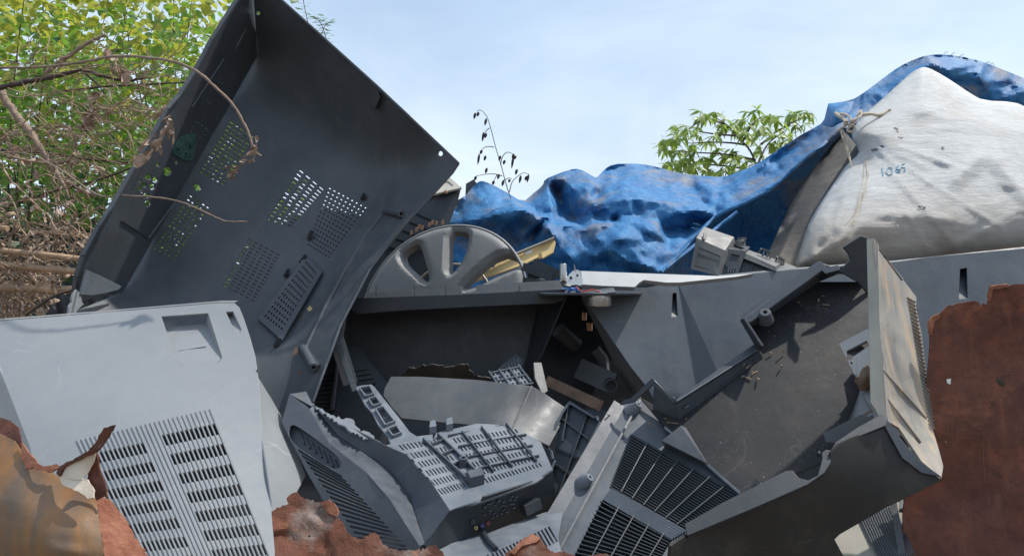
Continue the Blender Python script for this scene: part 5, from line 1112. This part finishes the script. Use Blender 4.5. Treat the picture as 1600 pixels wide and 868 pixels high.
# tie cord at the sack's mouth
rp = thing('tie_cord', 'frayed pale cord knotted round the tarpaulin corner, its end hanging on the sack', 'cord', P(1330, 240, 2.0))
def curve(pts, n=6):
    p = [np.array(q, float) for q in pts]; p = [2*p[0]-p[1]]+p+[2*p[-1]-p[-2]]; o = []
    for i in range(1, len(p)-2):
        for k in range(n):
            t = k/n; o.append(.5*((2*p[i])+(-p[i-1]+p[i+1])*t+(2*p[i-1]-5*p[i]+4*p[i+1]-p[i+2])*t*t+(-p[i-1]+3*p[i]-3*p[i+1]+p[i+2])*t**3))
    return o+[p[-2]]
for nm, q, r0 in (('knot', [(1308, 205, 2.06), (1322, 196, 2.04), (1335, 190, 2.03), (1341, 178, 2.03), (1346, 173, 2.04), (1344, 182, 2.02), (1333, 188, 2.01), (1329, 192, 2.02), (1336, 200, 2.01), (1331, 206, 2.01), (1324, 203, 2.02), (1331, 194, 2.01), (1328, 183, 2.03), (1318, 178, 2.06), (1307, 178, 2.1)], .0055),
                  ('strap', [(1344, 180, 2.05), (1360, 178, 2.05), (1374, 180, 2.05), (1386, 174, 2.06), (1391, 172, 2.06)], .008),
                  ('strap', [(1306, 177, 2.1), (1316, 184, 2.06), (1322, 190, 2.03), (1320, 196, 2.03)], .010),
                  ('hanging_end', [(1314, 204, 2.03), (1317, 216, 2.02), (1322, 230, 2.02), (1328, 250, 2.0), (1332, 262, 1.98), (1343, 275, 1.94), (1353, 287, 1.90), (1359, 293, 1.89), (1361, 286, 1.89), (1364, 284, 1.89)], .0042),
                  ('hanging_end', [(1317, 204, 2.02), (1322, 216, 2.01), (1326, 236, 2.01), (1329, 252, 2.0)], .003), ('knot', [(1352, 284, 1.90), (1358, 290, 1.885), (1360, 298, 1.885)], .0045)):
    m = MB(); cv = curve([pv(p) for p in q]); m.tube(cv, [r0*.62*(.95+.12*math.sin(i*.6)) for i in range(len(cv))], 6); m.obj(nm, M['rope'], rp)
# ------------------------------------------------------------------ vegetation
def leaf_mesh(name, mt, wid, ln_, n=5, fold=.18, droop=.25, drip=0.):
    V = []; Fc = []
    for i in range(n+1):
        t = i/n; w_ = wid*math.sin(math.pi*min(1, t**.75*.97+.015))**.8*(1 if not drip else (1-t*drip)); z = -droop*ln_*t*t
        V += [(-w_, ln_*t, z+fold*w_), (0, ln_*t, z), (w_, ln_*t, z+fold*w_)]
    for i in range(n):
        b = 3*i; Fc += [(b, b+1, b+4, b+3), (b+1, b+2, b+5, b+4)]
    me = bpy.data.meshes.new(name); me.from_pydata(V, [], Fc); me.polygons.foreach_set('use_smooth', [True]*len(Fc)); me.materials.append(M[mt]); return me
def rotm(dirv, up):
    y = np.asarray(dirv, float); y /= np.linalg.norm(y); z = np.asarray(up, float); z = z-y*(z@y); z /= np.linalg.norm(z)+1e-9; x = np.cross(y, z)
    return np.stack([x, y, z], 1)
def put_leaf(parent, me, p, Rm, s):
    o = bpy.data.objects.new('leaf', me); COL.objects.link(o); o.parent = parent
    mm = Matrix(np.block([[Rm*s, np.array(p-WORLD[parent.name]).reshape(3, 1)], [np.zeros((1, 3)), np.ones((1, 1))]]).tolist()); o.matrix_local = mm; return o
LV = {k: [np.array([v.co[:] for v in me.vertices]) for me in ms] for k, ms in {}.items()}
RL = {k: leaf_mesh('leaf', k, .0165, .038) for k in ('leaf_y', 'leaf_g', 'leaf_d')}
def joined(mb, me, p, Rm, s):
    V = np.array([v.co[:] for v in me.vertices])*s; mb.add(V@Rm.T+p, [tuple(f.vertices) for f in me.polygons])
bush = thing('leafy_shrub', 'tall round leaved yellow green shrub behind the leaning cover', 'shrub', P(120, 640, 3.6)*[1, 1, 0]+np.array([0, 0, .0]))
r_ = np.random.default_rng(21)
m = MB(); twigs = []
for k in range(22):
    x0 = r_.uniform(-160, 420); d0 = r_.uniform(2.9, 4.4); x1 = x0+r_.normal()*60; y1 = r_.uniform(-140, 260); q = []
    b_ = P(x0+r_.normal()*20, 660, d0)
    for t in np.linspace(0, 1, 9):
        q.append(P(x0+(x1-x0)*t+12*math.sin(5*t+k), 660+(y1-660)*t, d0-.3*t*t+.05*math.sin(7*t+k)))
    m.tube(q, list(np.linspace(.007, .0015, 9)), 5); twigs.append(q)
m.obj('stem', M['darkbark'], bush, kind='stuff')
leaves = []
def cover_edge(y): return 395-.72*y if y < 150 else 287-.62*(y-150)
dens = 12000
while len(leaves) < dens:
    x = r_.uniform(-150, 430); y = r_.uniform(-130, 470)
    d0 = r_.uniform(2.75, 4.7)
    # clumps and gaps
    cl_ = math.sin(x*.031+d0*3)+math.sin(y*.043+d0*2.1+x*.012)
    if r_.random() > .68+.22*cl_: continue
    if y < 130 and r_.random() > .35+.65*max(0, (y+130)/260): continue
    if x > 330 and y < 60 and r_.random() > .45: continue
    if y > 280 and r_.random() > .7: continue
    leaves.append((x, y, d0))
# small sprigs showing above the cover's top edge
vis = []
for i, (x, y, d0) in enumerate(leaves):
    p = P(x, y, d0); dirv = r_.normal(size=3)*[1, .8, .5]+np.array([0, 0, -.25]); up = np.array([0, -.35, .8])+r_.normal(size=3)*.45; s = r_.uniform(.75, 1.35)
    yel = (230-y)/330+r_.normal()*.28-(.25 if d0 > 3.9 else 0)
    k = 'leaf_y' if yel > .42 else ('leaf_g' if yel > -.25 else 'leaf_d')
    vis.append((d0, k, p, rotm(dirv, up), s, x, y))
front = sorted([i for i, v in enumerate(vis) if v[5] > 0 and v[6] > 0 and v[5] < cover_edge(v[6])], key=lambda i: vis[i][0])[:300]
fs_ = set(front)
mb = {k: MB() for k in RL}
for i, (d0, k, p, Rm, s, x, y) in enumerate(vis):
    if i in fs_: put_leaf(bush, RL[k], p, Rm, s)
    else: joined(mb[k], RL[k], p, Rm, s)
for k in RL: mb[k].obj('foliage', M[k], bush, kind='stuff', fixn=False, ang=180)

# thick far side of the shrub: larger, deeper lying foliage
m = MB(); m2 = MB()
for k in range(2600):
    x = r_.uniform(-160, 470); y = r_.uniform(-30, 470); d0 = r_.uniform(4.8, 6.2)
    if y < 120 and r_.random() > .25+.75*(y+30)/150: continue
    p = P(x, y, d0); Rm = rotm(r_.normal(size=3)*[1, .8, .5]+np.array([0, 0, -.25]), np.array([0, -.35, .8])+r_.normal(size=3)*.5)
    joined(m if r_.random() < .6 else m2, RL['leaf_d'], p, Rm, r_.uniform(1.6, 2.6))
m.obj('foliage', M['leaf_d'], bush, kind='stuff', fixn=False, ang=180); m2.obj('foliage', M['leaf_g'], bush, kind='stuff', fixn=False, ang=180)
sp = thing('leafy_sprig', 'two light green fern like sprigs showing over the top of the leaning cover', 'plant', P(480, 200, 3.2))
m = MB(); sl_ = leaf_mesh('leaf', 'leaf_g', .007, .022)
for st in ([(486, 60, 3.2), (480, 30, 3.2), (474, 0, 3.2), (472, -40, 3.2)], [(512, 70, 3.2), (505, 45, 3.2), (498, 32, 3.2), (490, 28, 3.2)], [(500, 60, 3.2), (508, 40, 3.2), (514, 36, 3.2)]):
    q = curve([pv(p) for p in st], 6); m.tube(q, .0016, 5)
    for p in q[::2]:
        for sgn in (-1, 1):
            for e in (0, .012): put_leaf(sp, sl_, p+np.array([e*sgn, 0, e]), rotm([sgn, r_.normal()*.4, .3], [0, -.6, .8]), r_.uniform(.8, 1.4))
m.obj('stem', M['stem'], sp)

# leaf tree beyond the tarpaulin
tree = thing('drooping_leaf_tree', 'small tree with drooping green leaflets rising beyond the blue tarpaulin', 'tree', P(1190, 640, 5.0)*[1, 1, 0])
TL = [leaf_mesh('leaf', 'leaf_t', .022, .115, 5, .12, .22, .35), leaf_mesh('leaf', 'leaf_t', .020, .11, 5, .12, .3, .35)]
m = MB(); m.tube([P(1230, 650, 5.0), P(1200, 420, 5.0), P(1185, 260, 5.0)], [.05, .035, .014], 8); m.obj('trunk', M['bark'], tree)
br_ = [[(1185, 270), (1172, 235), (1150, 212), (1135, 195), (1120, 185)], [(1165, 226), (1140, 223), (1110, 222), (1080, 224)], [(1180, 250), (1150, 243), (1120, 240), (1085, 238), (1060, 236)], [(1185, 268), (1140, 260), (1090, 256), (1045, 256)], [(1150, 212), (1115, 209), (1090, 205)], [(1190, 225), (1210, 208), (1232, 195), (1258, 182)], [(1185, 255), (1200, 225), (1225, 205)], [(1135, 195), (1105, 186), (1085, 195), (1060, 215)], [(1160, 222), (1175, 195), (1190, 183)]]
for q in br_:
    m = MB(); cv = curve([P(x, y, 5.0+.1*math.sin(x*.1)) for x, y in q], 4); m.tube(cv, list(np.linspace(.008, .003, len(cv))), 5); m.obj('branch', M['darkbark'], tree)
cl2 = [(1036, 226), (1050, 222), (1068, 212), (1075, 205), (1100, 186), (1112, 186), (1130, 186), (1150, 200), (1085, 235), (1100, 250), (1062, 240), (1118, 215), (1165, 192), (1180, 184), (1200, 184), (1214, 188), (1238, 182), (1262, 178), (1244, 198), (1226, 212), (1210, 226), (1165, 212), (1190, 230), (1180, 258), (1150, 250), (1130, 265), (1106, 268), (1080, 265), (1046, 256), (1160, 272), (1145, 240), (1092, 215), (1072, 252), (1120, 240), (1135, 272), (1190, 205)]
nl = 0; tf_ = MB()
for x, y in cl2:
    for rep in range(2):
        c_ = P(x+r_.normal()*9, y-2+r_.normal()*7, 5.1+r_.normal()*.25)
        for k in range(7):
            t = 2*math.pi*k/7+r_.random(); dv = np.array([math.cos(t)*.9, math.sin(t)*.5, -.35+.4*r_.normal()]); joined(tf_, TL[1], c_, rotm(dv, [0, -.7, .8]+r_.normal(size=3)*.3), r_.uniform(.55, .85))
tf_.obj('foliage', M['leaf_t'], tree, kind='stuff', fixn=False, ang=180)
for x, y in cl2:
    c_ = P(x, y-4, 5.0+r_.normal()*.15); s_ = r_.uniform(.72, 1.05)
    for k in range(8):
        t = 2*math.pi*k/8+r_.random(); dv = np.array([math.cos(t)*.8, math.sin(t)*.6, -.55+.4*r_.normal()]); put_leaf(tree, TL[0] if r_.random() < .6 else TL[1], c_+r_.normal(size=3)*.012, rotm(dv, [0, -.5, 1]), s_*r_.uniform(.7, 1.1)); nl += 1

# dry weed with hanging pods against the sky
wd = thing('dry_weed', 'thin dry weed with hanging dark seed pods against the sky above the tarpaulin', 'weed', P(796, 330, 2.3))
m = MB(); ww = [[(798, 310), (790, 285), (783, 258), (775, 232), (768, 205), (762, 185), (756, 176), (750, 172), (745, 174)], [(772, 230), (764, 229), (756, 231), (750, 238)], [(782, 258), (785, 245), (792, 238), (800, 240), (806, 245)], [(785, 275), (775, 272), (760, 272), (744, 275)], [(796, 300), (800, 285), (808, 276), (818, 270), (826, 272)], [(787, 282), (795, 278), (800, 280)], [(765, 200), (760, 204), (757, 210)], [(777, 272), (772, 282)]]
for q in ww:
    cv = curve([P(x, y, 2.3) for x, y in q], 4); m.tube(cv, list(np.linspace(.0016, .0009, len(cv))), 5)
m.obj('stalk', M['stem'], wd)
for x, y, l_ in ((743, 176, 10), (748, 175, 7), (760, 185, 11), (756, 206, 15), (760, 208, 8), (753, 234, 7), (749, 240, 17), (759, 243, 8), (761, 262, 9), (782, 243, 8), (789, 250, 7), (803, 240, 8), (802, 245, 18), (806, 243, 6), (808, 264, 9), (814, 274, 12), (826, 272, 13), (823, 275, 7), (744, 275, 7), (772, 282, 7), (787, 281, 10), (780, 272, 8), (797, 280, 5)):
    m = MB(); p = P(x, y, 2.3); e = P(x-2.5, y+l_, 2.3); m.tube([p, p*.7+e*.3, p*.35+e*.65, e], [.0012, .0045, .004, .001], 6); m.obj('seed_pod', M['pod'], wd)

# ------------------------------------------------------------------ dead branches, dry vines and poles at the left
def branch(name, lab, cat, q, r0, r1, mt, grp=None, fork=()):
    cv = curve([pv(p) for p in q], 6); m = MB(); k = len(cv); m.tube([p+rng.normal(size=3)*r0*.12 for p in cv], list(np.linspace(r0, r1, k)*(1+.12*np.sin(np.arange(k)*2.3))), 8)
    for f in fork:
        cf_ = curve([pv(p) for p in f], 5); m.tube(cf_, list(np.linspace(r1*1.1, r1*.5, len(cf_))), 6)
    return tag(m.obj(name, M[mt], ang=60), lab, cat, grp)
G_ = 'dead branches at the left of the pile'
branch('dead_branch', 'thickest bare grey brown branch bending down across the shrub', 'branch', [(-20, 110, 2.45), (2, 145, 2.45), (20, 172, 2.43), (45, 203, 2.4), (66, 236, 2.38), (90, 272, 2.36), (125, 296, 2.35), (150, 306, 2.35)], .014, .007, 'bark', G_, [[(90, 272, 2.36), (100, 290, 2.33), (108, 310, 2.32)]])
branch('dead_branch', 'dark forked branch running level from the edge with a bleached tip', 'branch', [(-15, 138, 2.4), (0, 136, 2.4), (40, 128, 2.4), (85, 120, 2.4), (128, 110, 2.38), (160, 119, 2.36), (200, 126, 2.35), (227, 122, 2.35)], .010, .0035, 'darkbark', G_, [[(128, 110, 2.38), (155, 135, 2.35), (166, 152, 2.34)]])
branch('dead_branch', 'thin upper twig that sweeps over the cover edge and hangs down inside it', 'twig', [(-10, 106, 2.2), (60, 105, 2.15), (130, 97, 2.0), (180, 88, 1.8), (250, 92, 1.5), (300, 107, 1.42), (335, 135, 1.4), (365, 165, 1.4), (385, 200, 1.4), (396, 232, 1.4)], .0036, .0022, 'bark', G_)
branch('dead_branch', 'slanting pale stick leaning up through the yellow leaves', 'branch', [(70, 115, 2.5), (110, 85, 2.5), (140, 66, 2.5), (165, 54, 2.5)], .008, .005, 'bark', G_)
branch('dead_branch', 'hair thin stem crossing the sockets inside the leaning cover', 'twig', [(-10, 238, 2.3), (40, 240, 2.2), (90, 262, 2.0), (150, 303, 1.6), (190, 305, 1.5), (250, 309, 1.46), (290, 318, 1.46), (330, 336, 1.46), (352, 345, 1.46), (386, 346, 1.46)], .0022, .0013, 'bark', G_)
branch('dead_branch', 'dark level stem passing behind the curled vine', 'twig', [(-10, 233, 2.6), (60, 238, 2.6), (130, 248, 2.6), (200, 254, 2.6)], .005, .004, 'darkbark', G_)
branch('dead_branch', 'pale stick slanting up beside the lower end of the leaning cover', 'twig', [(82, 394, 2.25), (100, 372, 2.25), (122, 345, 2.25), (158, 322, 2.25)], .004, .003, 'bark', G_)
branch('dead_branch', 'short pale twig standing between the two lowest poles', 'twig', [(83, 452, 2.1), (95, 430, 2.1), (104, 405, 2.1)], .0035, .0025, 'bark', G_)
branch('dry_vine', 'brown vine curled into a loop over the shrub', 'vine', [(74, 216, 2.3), (82, 202, 2.3), (95, 196, 2.3), (108, 200, 2.3), (116, 215, 2.3), (116, 235, 2.3), (106, 250, 2.3), (85, 255, 2.3), (50, 252, 2.3), (12, 244, 2.3)], .0035, .005, 'dry')
branch('dead_branch', 'dark bowed stem rising from the dry vines to the cover edge', 'twig', [(-5, 330, 2.3), (40, 312, 2.3), (90, 297, 2.3), (140, 285, 2.3), (185, 270, 2.3), (205, 262, 2.3)], .004, .003, 'darkbark', G_)
branch('dead_branch', 'dark twig crossing the upper shrub just under the yellow leaves', 'twig', [(100, 142, 2.6), (170, 135, 2.6), (230, 132, 2.6), (300, 128, 2.6)], .004, .003, 'darkbark', G_)
branch('dead_branch', 'black stick lying in the litter at the foot of the poles', 'twig', [(40, 492, 2.0), (60, 478, 2.0), (85, 462, 2.0), (118, 452, 2.0)], .004, .004, 'darkbark', G_)
def leafclump(name, lab, pts_, w_, grp=None, n=26, seed=0):
    n = int(n*.6); w_ *= .8
    r = np.random.default_rng(seed); m = MB()
    cv = curve([pv(p) for p in pts_], 6)
    for k in range(n):
        i = int(r.integers(0, len(cv)-1)); p = cv[i]+r.normal(size=3)*w_*.35; L_ = w_*r.uniform(.7, 1.5); t = cv[min(i+1, len(cv)-1)]-cv[i]; t = t/np.linalg.norm(t)+r.normal(size=3)*.35; s = r.normal(size=3)*w_*.35
        q = [p-s, p+s]; rows = []
        for j in range(5):
            c0 = p+t*L_*j/4+r.normal(size=3)*w_*.12; ww_ = s*math.sin(math.pi*(j+.6)/5.2); rows += [c0-ww_, c0+ww_*.2+r.normal(size=3)*w_*.1, c0+ww_]
        m.add(rows, [(3*j+a_, 3*j+a_+1, 3*j+a_+4, 3*j+a_+3) for j in range(4) for a_ in (0, 1)])
    return tag(m.obj(name, M['dryleaf'], ang=70, fixn=False), lab, 'dead leaf', grp)
GD = 'withered leaves hanging on twigs'
leafclump('withered_leaf', 'long shrivelled brown leaf clump caught on the outer edge of the leaning cover', [(268, 170, 1.5), (262, 195, 1.5), (248, 212, 1.5), (236, 232, 1.49), (228, 245, 1.49)], .022, GD, 40, 1)
leafclump('withered_leaf', 'shrivelled leaf dangling at the twig end in front of the vents', [(396, 215, 1.4), (398, 235, 1.4), (390, 250, 1.39), (374, 266, 1.39), (366, 270, 1.39)], .015, GD, 34, 2)
leafclump('withered_leaf', 'brown shrivelled leaves hanging where two twigs cross above the shrub', [(164, 75, 2.3), (168, 92, 2.3), (178, 108, 2.3), (185, 118, 2.3)], .03, GD, 24, 3)
leafclump('withered_leaf', 'long withered leaves drooping in the middle of the shrub', [(165, 135, 2.3), (150, 160, 2.3), (138, 180, 2.3), (134, 200, 2.3)], .032, GD, 26, 4)
leafclump('withered_leaf', 'withered leaf ring wrapped round the thickest branch', [(30, 195, 2.36), (18, 215, 2.36), (22, 238, 2.36), (36, 250, 2.36)], .028, GD, 26, 5)
leafclump('withered_leaf', 'small withered bunch hanging inside the curled vine', [(112, 225, 2.3), (118, 240, 2.3), (113, 256, 2.3)], .02, GD, 14, 6)
# poles
GP = 'weathered bamboo poles'
for lab, q, r0 in (('longest pinkish brown bamboo pole reaching the leaning cover', [(-40, 385, 2.1), (0, 391, 2.1), (60, 397, 2.1), (130, 405, 2.1)], .0085), ('short bamboo pole just below the longest one, part hidden by vines', [(-40, 408, 2.1), (40, 417, 2.1), (130, 425, 2.1)], .0095), ('thickest lowest pale bamboo pole in the dry litter', [(-40, 448, 2.1), (20, 450, 2.1), (80, 452, 2.1), (118, 452, 2.1)], .011), ('dark reddish pole end at the edge above the longest pole', [(-40, 352, 2.1), (12, 357, 2.1)], .008), ('thin pole behind the vines reaching the cover above the longest pole', [(60, 362, 2.5), (100, 366, 2.5), (150, 370, 2.5)], .0075)):
    cv = curve([pv(p) for p in q], 5); m = MB(); rad = [r0*(1.12 if i % 5 == 0 else 1) for i in range(len(cv))]; m.tube(cv, rad, 10); tag(m.obj('bamboo_pole', M['bamboo']), lab, 'pole', GP)
rs = thing('dark_corrugated_sheet', 'dark corrugated sheet leaning behind the bamboo poles', 'roof sheet', P(60, 520, 2.7))
c0 = P(-120, 345, 3.1); ux = P(215, 345, 3.1)-c0; uy = P(-120, 540, 2.55)-c0; nn_ = np.cross(ux, uy); nn_ /= np.linalg.norm(nn_)
V = []; kx = 61
for j in (0, 1):
    for i in range(kx): V.append(c0+ux*i/60+uy*j+nn_*.012*math.sin(i*math.pi/2.0))
m = MB(); m.add(V, [(i, i+1, kx+i+1, kx+i) for i in range(kx-1)]); ob = m.obj('sheet', M['roofing'], rs); md_ = ob.modifiers.new('thickness', 'SOLIDIFY'); md_.thickness = .002
m = MB(); m.bar(c0+uy*.45, c0+ux+uy*.45, .03, .03); m.obj('batten', M['wood'], rs)
# tangle of dry vines: uncountable
r_ = np.random.default_rng(33); m = MB()
def vine(x, y, dd, n, ang_, st, r0, curl):
    q = [P(x, y, dd)]
    for k in range(n):
        ang_ += r_.normal()*curl; x += st*math.cos(ang_); y += st*math.sin(ang_); dd += r_.normal()*.012
        if x > cover_edge(y)-4 or y > 510: break
        q.append(P(x, y, dd))
    if len(q) > 3: m.tube(q, list(np.linspace(r0, r0*.5, len(q))), 4, False)
for k in range(300):
    y = 500-abs(r_.normal())*125; x = r_.uniform(-30, 230)*(.6+.4*(y/500)) if y < 330 else r_.uniform(-30, 150); vine(x, y, r_.uniform(2.05, 2.6), int(r_.integers(8, 22)), r_.choice([-1.2, 1.4, .2, 2.9])+r_.normal()*.5, r_.uniform(4, 8), r_.uniform(.0013, .0032), .35)
for k in range(190): vine(r_.uniform(-30, 230), r_.uniform(90, 260), r_.uniform(2.2, 2.8), 16, r_.normal()*.4, r_.uniform(6, 10), r_.uniform(.0012, .0022), .22)
tag(m.obj('dry_vine_tangle', M['dry'], ang=180, fixn=False), 'tangle of dry brown vines between the shrub and the poles', 'vines', kind='stuff')
m = MB()
for k in range(650):
    y = 505-abs(r_.normal())*95; x = r_.uniform(-40, 200)
    if x > cover_edge(y)-6: continue
    p = P(x, y, r_.uniform(2.05, 2.65)); s = r_.uniform(.010, .026); t = r_.normal(size=3); t /= np.linalg.norm(t); b_ = np.cross(t, r_.normal(size=3)); b_ /= np.linalg.norm(b_); c_ = np.cross(t, b_)
    rows = []
    for j in range(4):
        w_ = s*.32*math.sin(math.pi*(j+.5)/4); cc = p+t*s*j/2+c_*s*.35*math.sin(j*1.6+k); rows += [cc-b_*w_, cc+c_*w_*.6, cc+b_*w_]
    m.add(rows, [(3*j+a_, 3*j+a_+1, 3*j+a_+4, 3*j+a_+3) for j in range(3) for a_ in (0, 1)])
tag(m.obj('dead_leaf_litter', M['dryleaf'], ang=180, fixn=False), 'dead brown leaf litter caught in the vines round the poles', 'dead leaves', kind='stuff')
